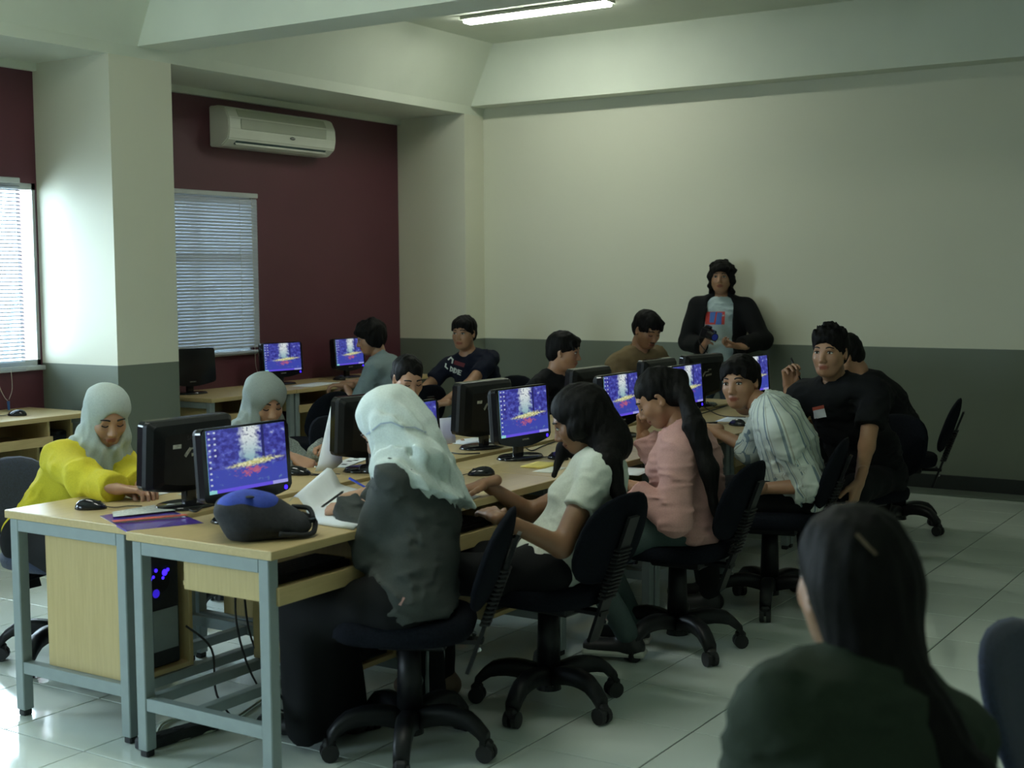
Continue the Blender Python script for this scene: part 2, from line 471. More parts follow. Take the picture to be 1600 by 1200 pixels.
# windows: frame, glass, outside brightness comes from the sky
for i, (a, b) in enumerate(WINDOWS + FRONT_WINDOWS):
    w = empty('window_%d' % (i + 1), (XW - 0.035, (a + b) / 2, WZ0), kind='structure')
    w['label'] = 'aluminium framed window behind a venetian blind'
    L = b - a; Hh = WZ1 - WZ0
    f = BM()
    for y in (-L / 2 + .012, L / 2 - .012, 0): box(f, (0, y, Hh / 2), (0.05, 0.024, Hh))
    for z in ((.02, Hh - .02, Hh * .62) if i == 2 else (.02, Hh - .02)): box(f, (0, 0, z), (0.05, L, 0.04))
    obj('window_frame', f, 'alu', w)
    for y0, y1 in ((-L / 2 + .04, -.02), (.02, L / 2 - .04)):
        obj('pane', box(BM(), (0, (y0 + y1) / 2, Hh / 2), (0.004, y1 - y0, Hh - .06)), 'window_glass', w)
    s = BM(); box(s, (0.03, 0, -0.01), (0.07, L + .02, 0.03), 0.004); obj('window_sill', s, 'alu', w)
    if i > 2:
        w.location = ((a + b) / 2, Y_F - 0.035, WZ0); w.rotation_euler = (0, 0, R_(90))

def blind(label, y0, y1, z0, z1, x, tilt, pitch=0.0235, wand=True):
    b = empty('venetian_blind', (x, (y0 + y1) / 2, z1), label=label, cat='blind', group='venetian blinds on the window wall')
    L = y1 - y0
    h = BM(); box(h, (0, 0, 0), (0.035, L, 0.035), 0.004); obj('head_rail', h, 'alu', b)
    # one slat, curved across its width
    me = None; nsl = int((z1 - z0 - .04) / pitch)
    for k in range(nsl):
        z = -0.035 - k * pitch
        if me is None:
            s = BM()
            w = 0.026
            pts = []
            for t in range(5):
                u = (t / 4 - .5) * w
                pts.append((u, 0.0018 * (1 - (2 * u / w) ** 2)))
            pr = pts + [(u, v - 0.0006) for u, v in pts[::-1]]
            prism(s, pr, -L / 2, L / 2, axis=1)
            o = obj('slat', s, 'blind', b); me = o.data
        else:
            o = bpy.data.objects.new('slat', me); link(o, b)
        o.location = (0, 0, z); o.rotation_euler = (0, R_(tilt), 0)
    r = BM(); box(r, (0, 0, z0 - z1 - 0.005), (0.03, L, 0.022), 0.004); obj('bottom_rail', r, 'blind', b)
    for y in (-L * .36, L * .36 - .02):
        c = BM()
        for dx in (-.0145, .0145): cyl(c, (dx, y, 0), (dx, y, z0 - z1), 0.0012, n=5)
        obj('ladder_cord', c, 'cord', b)
    if wand:
        c = BM(); tube(c, [(.02, L * .44, -.02), (.025, L * .44, -.6), (.022, L * .44, z0 - z1 - .02), (.025, L * .44 + .01, z0 - z1 - .14), (.025, L * .44 + .035, z0 - z1 - .17),
                             (.025, L * .44 + .05, z0 - z1 - .12), (.022, L * .44 + .03, z0 - z1)], 0.0016, 5)
        obj('pull_cord', c, 'cord', b)
    return b
blind('pale venetian blind, half closed, on the maroon wall under the air conditioner', 6.26, 7.50, 0.985, 2.14, XW + 0.025, 76)
bo = blind('venetian blind at the left edge of the picture, slats open to glaring daylight', 3.36, 5.40, 0.975, 2.14, XW + 0.025, 26, wand=False)
c = BM(); tube(c, [(.02, .80, -1.16), (.025, .81, -1.26), (.03, .84, -1.33), (.03, .86, -1.35)], 0.0018, 5)
tube(c, [(.02, .90, -1.16), (.025, .90, -1.28), (.03, .87, -1.345)], 0.0018, 5)
obj('pull_cord', c, 'cord', bo)
c = BM(); cyl(c, (.03, .865, -1.355), (.03, .868, -1.44), 0.009, 0.006, 8)
mat('tassel', (0.05, 0.16, 0.45), 0.4); obj('cord_tassel', c, 'tassel', bo)

# ------------------------------------------------------------------ air conditioner
ac = empty('air_conditioner', (XW, 7.64, 2.475), label='white split air conditioner high on the maroon wall', cat='air conditioner')
L = 1.17
prof = [(0.0, 0.0), (0.12, 0.0), (0.185, 0.05), (0.20, 0.12), (0.195, 0.20), (0.16, 0.27), (0.10, 0.29), (0.0, 0.29)]
b = prism(BM(), prof, -L / 2, L / 2, axis=1)
bmesh.ops.bevel(b, geom=[e for e in b.edges], offset=0.008, segments=2, affect='EDGES')
obj('housing', b, 'white_plastic', ac, False)
obj('intake_grille', box(BM(), (0.1985, 0.0, 0.16), (0.008, L * .80, 0.075), 0.003, rot=Matrix.Rotation(R_(3), 3, 'Y')), 'grille', ac)
g2 = BM(); box(g2, (0.176, 0.0, 0.238), (0.008, L * .82, 0.062), 0.003, rot=Matrix.Rotation(R_(-27), 3, 'Y')); obj('top_grille', g2, 'grille', ac)
s = BM()
for k in range(11): box(s, (0.2035, 0, 0.130 + k * 0.006), (0.003, L * .79, 0.0018))
obj('grille_rib', s, 'white_plastic', ac)
obj('air_outlet', box(BM(), (0.160, 0.0, 0.030), (0.008, L * .84, 0.034), rot=Matrix.Rotation(R_(38), 3, 'Y')), 'dark_slot', ac)
obj('louver', box(BM(), (0.166, 0.0, 0.020), (0.022, L * .84, 0.004), rot=Matrix.Rotation(R_(50), 3, 'Y')), 'white_plastic', ac)
lg = BM(); ball(lg, (0.1995, 0.08, 0.098), (0.003, 0.030, 0.011)); obj('maker_badge', lg, 'skirting', ac)
lg = BM(); box(lg, (0.2015, 0.08, 0.098), (0.003, 0.036, 0.004)); obj('badge_lettering', lg, 'white_plastic', ac)

# ------------------------------------------------------------------ fluorescent ceiling lights
def lamp(label, x0, x1, y):
    e = empty('ceiling_light', ((x0 + x1) / 2, y, ZC), label=label, cat='light', group='fluorescent ceiling lights')
    L = x1 - x0
    b = BM(); box(b, (0, 0, -0.012), (L, 0.14, 0.024), 0.003); obj('fixture', b, 'white_plastic', e)
    b = BM(); box(b, (0, 0, -0.034), (L - .03, 0.10, 0.022), 0.006); obj('diffuser', b, 'tube_glow', e)
lamp('lit fluorescent ceiling light above the far desks', -5.74, -4.52, 8.31)
lamp('lit fluorescent ceiling light above the near aisle, out of the picture', -3.1, -1.88, 3.0)
lamp('lit fluorescent ceiling light above the near desks, out of the picture', -5.2, -3.98, 3.6)
# ------------------------------------------------------------------ desks
DL, DD, DZ = 0.836, 0.62, 0.73
def make_desk():
    """sitter on the +x side; computer compartment at the +y end, keyboard tray at the -y end"""
    d = empty('computer_desk')
    obj('desktop', box(BM(), (0, 0, DZ - 0.014), (DD, DL, 0.028), 0.003, seg=2), 'wood_y', d)
    for ys in (-1, 1):
        y = ys * (DL / 2 - 0.028)
        for x in (-0.27, 0.27):
            lg = obj('leg', box(BM(), (x, y, 0.362), (0.042, 0.042, 0.68), 0.003), 'steel', d)
            obj('foot_cap', box(BM(), (x, y, 0.011), (0.034, 0.034, 0.022), 0.004), 'rubber', lg)
        obj('top_rail', box(BM(), (0, y, 0.680), (0.50, 0.042, 0.042), 0.002), 'steel', d)
        obj('bottom_rail', box(BM(), (0, y, 0.175), (0.50, 0.036, 0.042), 0.002), 'steel', d)
    obj('stretcher', box(BM(), (-0.27, 0, 0.175), (0.034, DL - .1, 0.034), 0.002), 'steel', d)
    obj('stretcher', box(BM(), (-0.05, 0, 0.175), (0.034, DL - .1, 0.034), 0.002), 'steel', d)
    # keyboard tray
    t = obj('keyboard_tray', box(BM(), (0.085, -0.135, 0.578), (0.40, 0.46, 0.016), 0.002), 'wood_y', d)
    obj('tray_lip', box(BM(), (0.292, -0.135, 0.585), (0.018, 0.49, 0.055), 0.002), 'wood_y', t)
    for y in (-0.372, 0.102):
        obj('tray_side', box(BM(), (0.09, y, 0.630), (0.37, 0.016, 0.135), 0.002), 'wood_z', t)
    # computer compartment
    for y in (0.125, 0.372):
        obj('compartment_panel', box(BM(), (-0.07, y, 0.448), (0.43, 0.018, 0.505), 0.002), 'wood_z', d)
    obj('compartment_floor', box(BM(), (-0.07, 0.2485, 0.205), (0.43, 0.235, 0.018), 0.002), 'wood_y', d)
    return d
desk0 = make_desk(); _used = [False]
def desk(x, y, rz, label, group):
    d = desk0 if not _used[0] else copy_tree(desk0)
    _used[0] = True
    d.location = (x, y, 0); d.rotation_euler = (0, 0, rz)
    return props(d, label, 'desk', group)

XR, XL, XWD = -3.0, -3.685, -6.81          # desk row centres
YR = [2.87 + 0.84 * (k + .5) for k in range(6)]
YL = [2.93 + 0.84 * (k + .5) for k in range(6)]
RNAME = ['nearest desk of the right-hand row, carrying the black and blue bag', 'right-hand row desk under the hands of the woman in the white T-shirt',
         'right-hand row desk in front of the woman in the pink shirt', 'right-hand row desk the man in the striped shirt leans on',
         'right-hand row desk beside the man holding up a pen', 'last desk of the right-hand row, nearest the back wall']
LNAME = ['nearest desk of the left-hand row, with the purple folder on it', 'left-hand row desk where the woman in the grey headscarf reads',
         'left-hand row desk in front of the bareheaded woman with tied hair', 'left-hand row desk between the reading woman and the man in black',
         'left-hand row desk in front of the man in black with parted hair', 'last desk of the left-hand row, in front of the man in the tan jacket']
for k in range(6):
    desk(XR, YR[k], 0, RNAME[k], 'double row of computer desks')
    desk(XL, YL[k], math.pi, LNAME[k], 'double row of computer desks')
YWD = [6.40 + 0.84 * (k + .5) for k in range(3)]
for k, nm in enumerate(['wall desk under the blind, carrying a switched-off monitor', 'wall desk with a lit monitor, left of the man in the grey shirt',
                        'wall desk in the far corner behind the man in the navy T-shirt']):
    desk(XWD, YWD[k], 0, nm, 'desks along the window wall')
desk(XWD - 0.0, 5.02, 0, 'wall desk at the left edge of the picture, with one black mouse', 'desks along the window wall')
desk(XWD, 4.18, 0, 'wall desk beyond the left edge of the picture, below the glaring window', 'desks along the window wall')

# ------------------------------------------------------------------ monitors (screen faces +x)
def rounded(w, h, r, n=5, bulge=0.0):
    pts = []
    for cx, cy, a0 in ((w / 2 - r, h / 2 - r, 0), (-w / 2 + r, h / 2 - r, 90), (-w / 2 + r, -h / 2 + r, 180), (w / 2 - r, -h / 2 + r, 270)):
        for k in range(n + 1):
            a = R_(a0 + 90 * k / n); pts.append((cx + r * math.cos(a), cy + r * math.sin(a)))
        if a0 == 180 and bulge:
            for k in range(1, 8):
                t = k / 8; x = (-w / 2 + r) + (w - 2 * r) * t
                pts.append((x, -h / 2 - bulge * math.sin(math.pi * t)))
    return pts
def make_monitor(on=True):
    m = empty('monitor')
    b = BM(); cyl(b, (0, 0, 0), (0, 0, 0.012), 1, 0.9, 32); bmesh.ops.transform(b, matrix=Matrix.Diagonal((0.092, 0.128, 1, 1)), verts=b.verts)
    obj('base', b, 'gloss_black', m, True)
    b = BM(); box(b, (-0.012, 0, 0.045), (0.030, 0.052, 0.085), 0.008, seg=2); obj('neck', b, 'gloss_black', m)
    W, Hh, zc = 0.386, 0.240, 0.195
    tilt = empty('bezel_tilt') if False else None
    bz = BM(); prism(bz, rounded(W, Hh, 0.018, bulge=0.024), -0.006, 0.022, axis=0)
    bmesh.ops.bevel(bz, geom=[e for e in bz.edges if abs(e.verts[0].co.x - .022) < 1e-5 and abs(e.verts[1].co.x - .022) < 1e-5], offset=0.004, segments=2, affect='EDGES')
    bezel = obj('bezel', bz, 'gloss_black', m); bezel.location = (0.0, 0, zc); bezel.rotation_euler = (0, R_(-4), 0)
    # rear shell: stacked, shrinking outlines
    sh = BM(); rings = []
    for x, sc_, up in ((-0.006, 1.0, 0), (-0.022, 0.985, 0), (-0.040, 0.90, -.004), (-0.052, 0.70, -.012)):
        rings.append([sh.verts.new((x, u * sc_, v * sc_ + up)) for u, v in rounded(W, Hh, 0.018, bulge=0.024)])
    for i in range(3):
        N_ = len(rings[i])
        for k in range(N_): sh.faces.new((rings[i][k], rings[i][(k + 1) % N_], rings[i + 1][(k + 1) % N_], rings[i + 1][k]))
    sh.faces.new(rings[-1])
    shell = obj('rear_shell', sh, 'black_plastic', m, False); shell.location = (0, 0, zc); shell.rotation_euler = (0, R_(-4), 0)
    # screen with uv
    sw, shh = 0.348, 0.205
    me = bpy.data.meshes.new('screen')
    x = 0.0232; cz = 0.010
    vsx = [(x, -sw / 2, cz - shh / 2), (x, sw / 2, cz - shh / 2), (x, sw / 2, cz + shh / 2), (x, -sw / 2, cz + shh / 2)]
    me.from_pydata(vsx + [(x - .002, b_, c_) for a_, b_, c_ in vsx], [], [(0, 1, 2, 3), (7, 6, 5, 4), (0, 4, 5, 1), (1, 5, 6, 2), (2, 6, 7, 3), (3, 7, 4, 0)])
    uvl = me.uv_layers.new(name='UVMap')
    uvs = [(0, 0), (1, 0), (1, 1), (0, 1)] + [(0, 0)] * 20
    for i_, l_ in enumerate(uvl.data): l_.uv = uvs[i_] if i_ < 4 else (0, 0)
    me.materials.append(MATS['screen_forest' if on else 'gloss_black'])
    s = bpy.data.objects.new('screen', me); link(s, bezel)
    pb = BM(); cyl(pb, (0.0215, W / 2 - .030, -Hh / 2 + .010), (0.0235, W / 2 - .030, -Hh / 2 + .010), 0.0075, n=14)
    obj('power_button', pb, 'led_blue' if on else 'black_plastic', bezel)
    text_obj('lettering', 'SAMSUNG', 0.011, 'sticker_dull', bezel, (0.0225, 0, -Hh / 2 + .008), (R_(90), 0, R_(90)))
    text_obj('lettering', 'SAMSUNG', 0.022, 'logo_grey', shell, (-0.0515, -0.012, .055), (R_(90), 0, R_(-90)))
    for (y, z, w, h, a, mm) in ((0.082, .030, .036, .014, 0, 'sticker'), (0.034, .006, .036, .012, 48, 'sticker_dull'), (-0.018, .030, .034, .007, 4, 'sticker_dull'),
                                (0.006, .018, .036, .006, 4, 'sticker_dull'), (-0.012, -.002, .058, .011, 6, 'sticker_dull')):
        obj('sticker', box(BM(), (-0.0525, y, z), (0.001, w, h), rot=Matrix.Rotation(R_(-a), 3, 'X')), mm, shell)
    return m
mon_on, mon_off = make_monitor(True), make_monitor(False)
_mu = {True: False, False: False}
def monitor(x, y, rz, label, on=True, group='desktop monitors'):
    src = mon_on if on else mon_off
    m = src if not _mu[on] else copy_tree(src)
    _mu[on] = True
    m.location = (x, y, DZ + 0.0005); m.rotation_euler = (0, 0, R_(rz))
    return props(m, label, 'monitor', group)
for (x, y, a, lab) in ((-3.145, 3.235, -3, 'lit monitor behind the black and blue bag, on the nearest desk'),
                       (-3.14, 4.11, -2, 'lit monitor half hidden by the white headscarf'),
                       (-3.15, 4.955, -4, 'lit monitor beside the long haired woman, fully in view with its oval foot'),
                       (-3.15, 5.86, 0, 'lit monitor the woman in the pink shirt bends in front of'),
                       (-3.14, 6.60, 0, 'lit monitor between the ponytail and the face of the man in stripes'),
                       (-3.13, 7.50, -4, 'monitor hidden behind the head of the man in stripes, only its edge showing')):
    monitor(x, y, a, lab)
for (x, y, a, lab) in ((-3.50, 3.315, 177, 'monitor turned away with white stickers on its back, nearest to the yellow shirt'),
                       (-3.50, 4.34, 171, 'monitor turned away, half covered by the white headscarf, paper leaning at its left'),
                       (-3.50, 5.17, 176, 'monitor turned away with stickers on its back, left of the fully visible screen'),
                       (-3.50, 6.17, 178, 'monitor turned away in front of the man in black with parted hair'),
                       (-3.50, 6.97, 178, 'monitor turned away in front of the man in the tan jacket'),
                       (-3.47, 7.52, 168, 'farthest monitor turned away, below the standing man')):
    monitor(x, y, a, lab)
monitor(-6.92, 6.62, -10, 'switched-off monitor on the wall desk under the blind', False)
monitor(-6.93, 7.55, -8, 'lit monitor on the wall desk, right of the blind')
monitor(-6.93, 8.33, 2, 'lit monitor on the wall desk, in front of the man in the grey shirt')

# ------------------------------------------------------------------ mice, keyboards, towers
def make_mouse():
    m = empty('mouse')
    b = BM(); ball(b, (0, 0, 0), (0.056, 0.031, 0.034), 20, 12)
    for v in b.verts:
        if v.co.z < -0.002: v.co.z = -0.002
        v.co.z *= (1.0 - 0.25 * (v.co.x / 0.056)) if v.co.z > 0 else 1
        v.co.z += 0.002
    obj('shell', b, 'gloss_black', m, True)
    w = BM(); cyl(w, (0.030, -0.003, 0.022), (0.030, 0.003, 0.022), 0.007, n=12); obj('scroll_wheel', w, 'rubber', m)
    t = BM(); tube(t, [(0.052, 0, .008), (0.08, .006, .003), (.12, .03, .003), (.17, .025, .003)], 0.0018, 5); obj('cord', t, 'cable', m)
    return m
mouse0 = make_mouse(); _ms = [False]
def mouse(p, rz, label):
    m = mouse0 if not _ms[0] else copy_tree(mouse0); _ms[0] = True
    m.location = (p[0], p[1], DZ + .0005); m.rotation_euler = (0, 0, R_(rz))
    props(m, label, 'mouse', 'black computer mice')
mouse(at_z(142, 791, DZ + .01), 36, 'black mouse on the near corner desk beside the purple folder')
mouse(at_z(752, 739, DZ + .01), 216, 'black mouse above the hands of the woman in the white T-shirt')
mouse(at_z(27, 647, DZ + .01), 214, 'black mouse on the wall desk at the left edge')
mouse(at_z(872, 714, DZ + .01), 170, 'black mouse half hidden behind the long black hair')
mouse(at_z(466, 738, DZ + .01), 20, 'dark mouse under the hand of the woman in the grey headscarf')
mouse(at_z(578, 735, DZ + .01), 15, 'dark mouse in front of the half covered turned-away monitor')
mouse(at_z(530, 592, DZ + .01), 190, 'small black mouse on the far wall desk under a hand')
mouse(at_z(1152, 662, DZ + .01), 160, 'black mouse beside the elbow of the man in stripes')

def make_keyboard():
    k = empty('keyboard')
    b = BM(); box(b, (0, 0, 0.010), (0.15, 0.43, 0.020), 0.005, seg=2); obj('case', b, 'black_plastic', k)
    b = BM()
    for r in range(6):
        for c_ in range(20): box(b, (-0.06 + r * .022, -0.2 + c_ * .0208, 0.0225), (0.018, 0.0175, 0.007))
    o = obj('keys', b, 'matte_black', k); o['kind'] = 'stuff'
    return k
KNAME = ['below the black and blue bag', 'below the hands of the woman in the white T-shirt', 'below the arms of the woman in pink', 'below the forearm of the man in stripes', 'beside the man holding up a pen']
kb0 = make_keyboard()
for i in range(5):
    k = kb0 if i == 0 else copy_tree(kb0)
    k.location = (XR + 0.12, YR[i] - 0.135, 0.5865)
    props(k, 'black keyboard on the tray ' + KNAME[i], 'keyboard', 'keyboards on the trays')

def make_tower():
    t = empty('computer_tower')
    b = BM(); box(b, (0, 0, 0.205), (0.40, 0.175, 0.40), 0.006); obj('case', b, 'matte_black', t)
    b = BM(); box(b, (0.207, 0, 0.205), (0.016, 0.17, 0.395), 0.008, seg=2); f = obj('front_panel', b, 'gloss_black', t)
    for z in (.36, .315): obj('drive_bay', box(BM(), (0.2165, 0, z), (0.004, 0.146, 0.036), 0.002), 'black_plastic', f)
    b = BM(); cyl(b, (0.214, 0, .22), (0.219, 0, .22), 0.013); obj('power_button', b, 'chrome', f)
    b = BM(); cyl(b, (-0.2015, 0, .30), (-0.2035, 0, .30), 0.042, n=20); obj('fan_grille', b, 'black_plastic', t)
    b = BM(); box(b, (-0.2015, -.02, .13), (0.003, .11, .14)); obj('port_plate', b, 'steel', t)
    return t
tw0 = make_tower()
spots = [(XL, YL[0], math.pi, 'black computer tower with blue lights in the near left compartment')] + \
        [(XR, YR[k], 0, 'black computer tower under the desk of the ' + ('woman in the white headscarf', 'woman in the white T-shirt', 'woman in pink', 'man in stripes')[k]) for k in range(4)] + \
        [(XWD, 5.02, 0, 'black computer tower in the wall desk at the left edge'), (XWD, YWD[0], 0, 'black computer tower in the wall desk under the blind'),
         (XWD, YWD[1], 0, 'black computer tower in the wall desk left of the man in the grey shirt')] + \
        [(XL, YL[1], math.pi, 'black computer tower under the desk of the woman in the grey headscarf')]
for i, (x, y, rz, lab) in enumerate(spots):
    t = tw0 if i == 0 else copy_tree(tw0)
    c_, s_ = math.cos(rz), math.sin(rz); lx, ly = -0.07, 0.2485
    t.location = (x + c_ * lx - s_ * ly, y + s_ * lx + c_ * ly, 0.2145); t.rotation_euler = (0, 0, rz)
    props(t, lab, 'computer', 'computer towers under the desks')
# blue fan lights of the nearest tower (rear side, seen through the desk frame)
b = BM()
for (y, z, r) in ((0.018, .338, .006), (-.020, .325, .011), (-.034, .332, .006), (.045, .312, .008), (.030, .318, .005), (-.012, .308, .005), (.055, .322, .004)):
    obj('fan_light', cyl(BM(), (-0.2035, y, z), (-0.2055, y, z), r, n=14), 'led_blue', tw0)
b.free()
b = BM(); cyl(b, (-0.2035, .02, .26), (-0.2055, .02, .26), .015, n=10); obj('fan_light', b, 'led_dim', tw0)

# ------------------------------------------------------------------ swivel chairs (sitter faces +x)
def make_chair(fab):
    c = empty('office_chair')
    hub = obj('hub', cyl(BM(), (0, 0, 0.065), (0, 0, 0.155), 0.045, 0.036, 20), 'black_plastic', c, False)
    for k in range(5):
        a = 2 * math.pi * k / 5
        u = Vector((math.cos(a), math.sin(a), 0)); v = Vector((-math.sin(a), math.cos(a), 0))
        b = BM(); rings = []
        for t in range(9):
            s = t / 8; r = 0.03 + 0.236 * s
            z = 0.116 + 0.022 * math.sin(math.pi * min(s * 1.1, 1)) - 0.042 * max(0, (s - .72) / .28) ** 2
            w = 0.034 - 0.009 * s; h = 0.032 - 0.010 * s
            rings.append([b.verts.new(u * r + v * dx + Vector((0, 0, z + dz))) for dx, dz in ((-w, -h), (w, -h), (w, h * .5), (w * .6, h), (-w * .6, h), (-w, h * .5))])
        for t in range(8):
            for q in range(6): b.faces.new((rings[t][q], rings[t][(q + 1) % 6], rings[t + 1][(q + 1) % 6], rings[t + 1][q]))
        b.faces.new(rings[0]); b.faces.new(rings[-1][::-1])
        leg = obj('leg', b, 'black_plastic', c, True)
        b = BM(); p = u * 0.262
        for sg in (-1, 1): cyl(b, p + v * (sg * .006) + Vector((0, 0, .029)), p + v * (sg * .024) + Vector((0, 0, .029)), 0.029, n=14)
        box(b, p + Vector((0, 0, .050)), (0.040, 0.040, 0.042), 0.008, rot=Matrix.Rotation(a, 3, 'Z'))
        obj('caster', b, 'rubber', leg)
    obj('gas_column', cyl(BM(), (0, 0, 0.14), (0, 0, 0.37), 0.043, 0.036, 20), 'black_plastic', c, True)
    obj('mechanism', box(BM(), (-0.02, 0, 0.375), (0.22, 0.15, 0.045), 0.008), 'black_plastic', c)
    b = BM(); tube(b, [(0.02, -.07, .375), (.03, -.16, .37), (.03, -.235, .36)], 0.007, 8); lv = obj('lever', b, 'black_plastic', c)
    s = BM()
    N_ = 28
    rings = []
    for (z, sc_) in ((.395, .84), (.400, .97), (.425, 1.0), (.448, .985), (.460, .93), (.466, .80), (.464, .5)):
        ring = []
        for k in range(N_):
            a = 2 * math.pi * k / N_; ca, sa = math.cos(a), math.sin(a)
            x = math.copysign(abs(ca) ** .72, ca) * .225 * sc_ + .01; y = math.copysign(abs(sa) ** .72, sa) * .228 * sc_
            dz = -0.035 * max(0, (x - .15) / .085) ** 2 if z > .41 else 0
            ring.append(s.verts.new((x, y, z + dz)))
        rings.append(ring)
    for i in range(len(rings) - 1):
        for k in range(N_): s.faces.new((rings[i][k], rings[i][(k + 1) % N_], rings[i + 1][(k + 1) % N_], rings[i + 1][k]))
    s.faces.new(rings[0][::-1]); s.faces.new(rings[-1])
    obj('seat', s, fab, c, True)
    b = BM()
    P = [(-.190, .27), (-.212, .33), (-.238, .40), (-.268, .48), (-.298, .56), (-.328, .64), (-.358, .72)]
    rings = []
    for i, (x, z) in enumerate(P):
        d = Vector((P[min(i + 1, 6)][0] - P[max(i - 1, 0)][0], 0, P[min(i + 1, 6)][1] - P[max(i - 1, 0)][1])).normalized()
        nrm = Vector((-d.z, 0, d.x))
        rings.append([b.verts.new(Vector((x, 0, z)) + nrm * dn + Vector((0, dy, 0))) for dn, dy in ((-.006, -.03), (.006, -.03), (.006, .03), (-.006, .03))])
    for i in range(6):
        for q in range(4): b.faces.new((rings[i][q], rings[i][(q + 1) % 4], rings[i + 1][(q + 1) % 4], rings[i + 1][q]))
    b.faces.new(rings[0]); b.faces.new(rings[-1][::-1])
    box(b, (-.16, 0, .372), (.16, .05, .014)); bar = obj('back_bar', b, 'black_plastic', c)
    b = BM()
    for k in range(13): box(b, (-.249 - .0054 * k, 0, .43 + k * .0145), (0.034, 0.070, 0.009), 0.003)
    obj('bellows', b, 'rubber', bar)
    for k in (-.025, .025): obj('bolt', cyl(BM(), (-.215 + k * .3, -.034, .36 + k), (-.215 + k * .3, -.026, .36 + k), .008, n=8), 'chrome', bar)
    # backrest: padded rounded shield
    s = BM(); NU, NV = 24, 6
    def pt(a, rr, side):
        ca, sa = math.cos(a), math.sin(a)
        y = math.copysign(abs(ca) ** .80, ca) * .205 * rr * (1.0 - .06 * sa); z = math.copysign(abs(sa) ** .80, sa) * .160 * rr
        curve = -0.9 * y * y - 0.5 * z * z                   # wraps round the back
        th = (0.040 if side > 0 else 0.016) * (max(0, 1 - rr ** 3)) ** .5
        x = -.290 - 0.33 * (z) - curve * 0.9 + side * th - .010
        return Vector((x, y, .640 + z))
    rr_ = [0.35, .65, .85, .95, 1.0]
    fr = [[s.verts.new(pt(2 * math.pi * k / NU, r, 1)) for k in range(NU)] for r in rr_]
    bk = [[s.verts.new(pt(2 * math.pi * k / NU, r, -1)) for k in range(NU)] for r in rr_[:-1]]
    bk.append(fr[-1])
    for G, fl_ in ((fr, 0), (bk, 1)):
        for i in range(len(rr_) - 1):
            for k in range(NU): s.faces.new((G[i][k], G[i][(k + 1) % NU], G[i + 1][(k + 1) % NU], G[i + 1][k]))
        s.faces.new(G[0])
    obj('backrest', s, fab, c, True)
    return c
ch_blk, ch_blu = make_chair('chair_fabric'), make_chair('chair_blue')
_cu = {}
def chair(x, y, heading, label, blue=False, spin=0):
    src = ch_blu if blue else ch_blk
    c = copy_tree(src) if _cu.get(blue) else src
    _cu[blue] = True
    c.location = (x, y, 0); c.rotation_euler = (0, 0, R_(heading))
    for ch in c.children:
        if ch.name.startswith('leg'): ch.rotation_euler = (0, 0, R_(spin - heading))
    return props(c, label, 'chair', 'swivel office chairs')
chair(-2.57, 3.37, 206, 'black swivel chair under the woman in the white headscarf', spin=13)
chair(-2.43, 4.00, 175, 'black swivel chair under the woman in the white T-shirt', spin=57)
chair(-2.36, 4.90, 181, 'black swivel chair under the woman in the pink shirt', spin=37)
chair(-2.30, 5.74, 192, 'black swivel chair under the man in the striped shirt')
chair(-2.17, 6.62, 250, 'black swivel chair under the man holding up a pen')
chair(-2.36, 7.92, 191, 'black swivel chair by the back wall, its backrest clear of the man bending forward', spin=-16)
chair(-0.31, 2.82, 350, 'dark blue chair cut off by the right edge of the picture', True)
chair(-4.40, 3.50, 0, 'dark blue chair behind the woman in the yellow shirt', True)
chair(-4.40, 4.38, 5, 'dark chair behind the woman in the grey headscarf')
chair(-4.33, 5.42, 0, 'dark chair under the bareheaded woman with tied hair')
chair(-4.34, 7.02, 0, 'dark chair under the man in black with parted hair')
chair(-4.22, 7.95, -15, 'dark chair under the man in the tan jacket')
chair(-5.72, 7.42, 165, 'dark chair under the man in the grey shirt')
chair(-5.36, 8.02, 265, 'dark chair under the man in the navy T-shirt')
chair(-0.66, 1.84, 146, 'dark chair under the long haired person in the foreground, below the picture')
chair(-5.95, 6.62, 180, 'dark empty chair behind the grey headscarf, at the desk with the switched-off monitor')

# ------------------------------------------------------------------ things on the desks
def paper(name, label, f, m='paper', nu=4, nv=4, th=0.0015, group=None, cat='paper'):
    o = obj(name, sheet(BM(), f, nu, nv, th), m, None, True)
    return props(o, label, cat, group)
def quad(p00, p10, p11, p01, lift=0.0):
    P = [np.array(p, float) for p in (p00, p10, p11, p01)]
    def f(u, v):
        q = P[0] * (1 - u) * (1 - v) + P[1] * u * (1 - v) + P[2] * u * v + P[3] * (1 - u) * v
        return q + [0, 0, lift * math.sin(math.pi * u) * math.sin(math.pi * v)]
    return f
def flat(c, w, d, a, z=DZ + .001):
    ca, sa = math.cos(R_(a)), math.sin(R_(a))
    P = [np.array([c[0] + ca * u - sa * v, c[1] + sa * u + ca * v, z]) for u, v in ((-w / 2, -d / 2), (w / 2, -d / 2), (w / 2, d / 2), (-w / 2, d / 2))]
    return quad(*P)

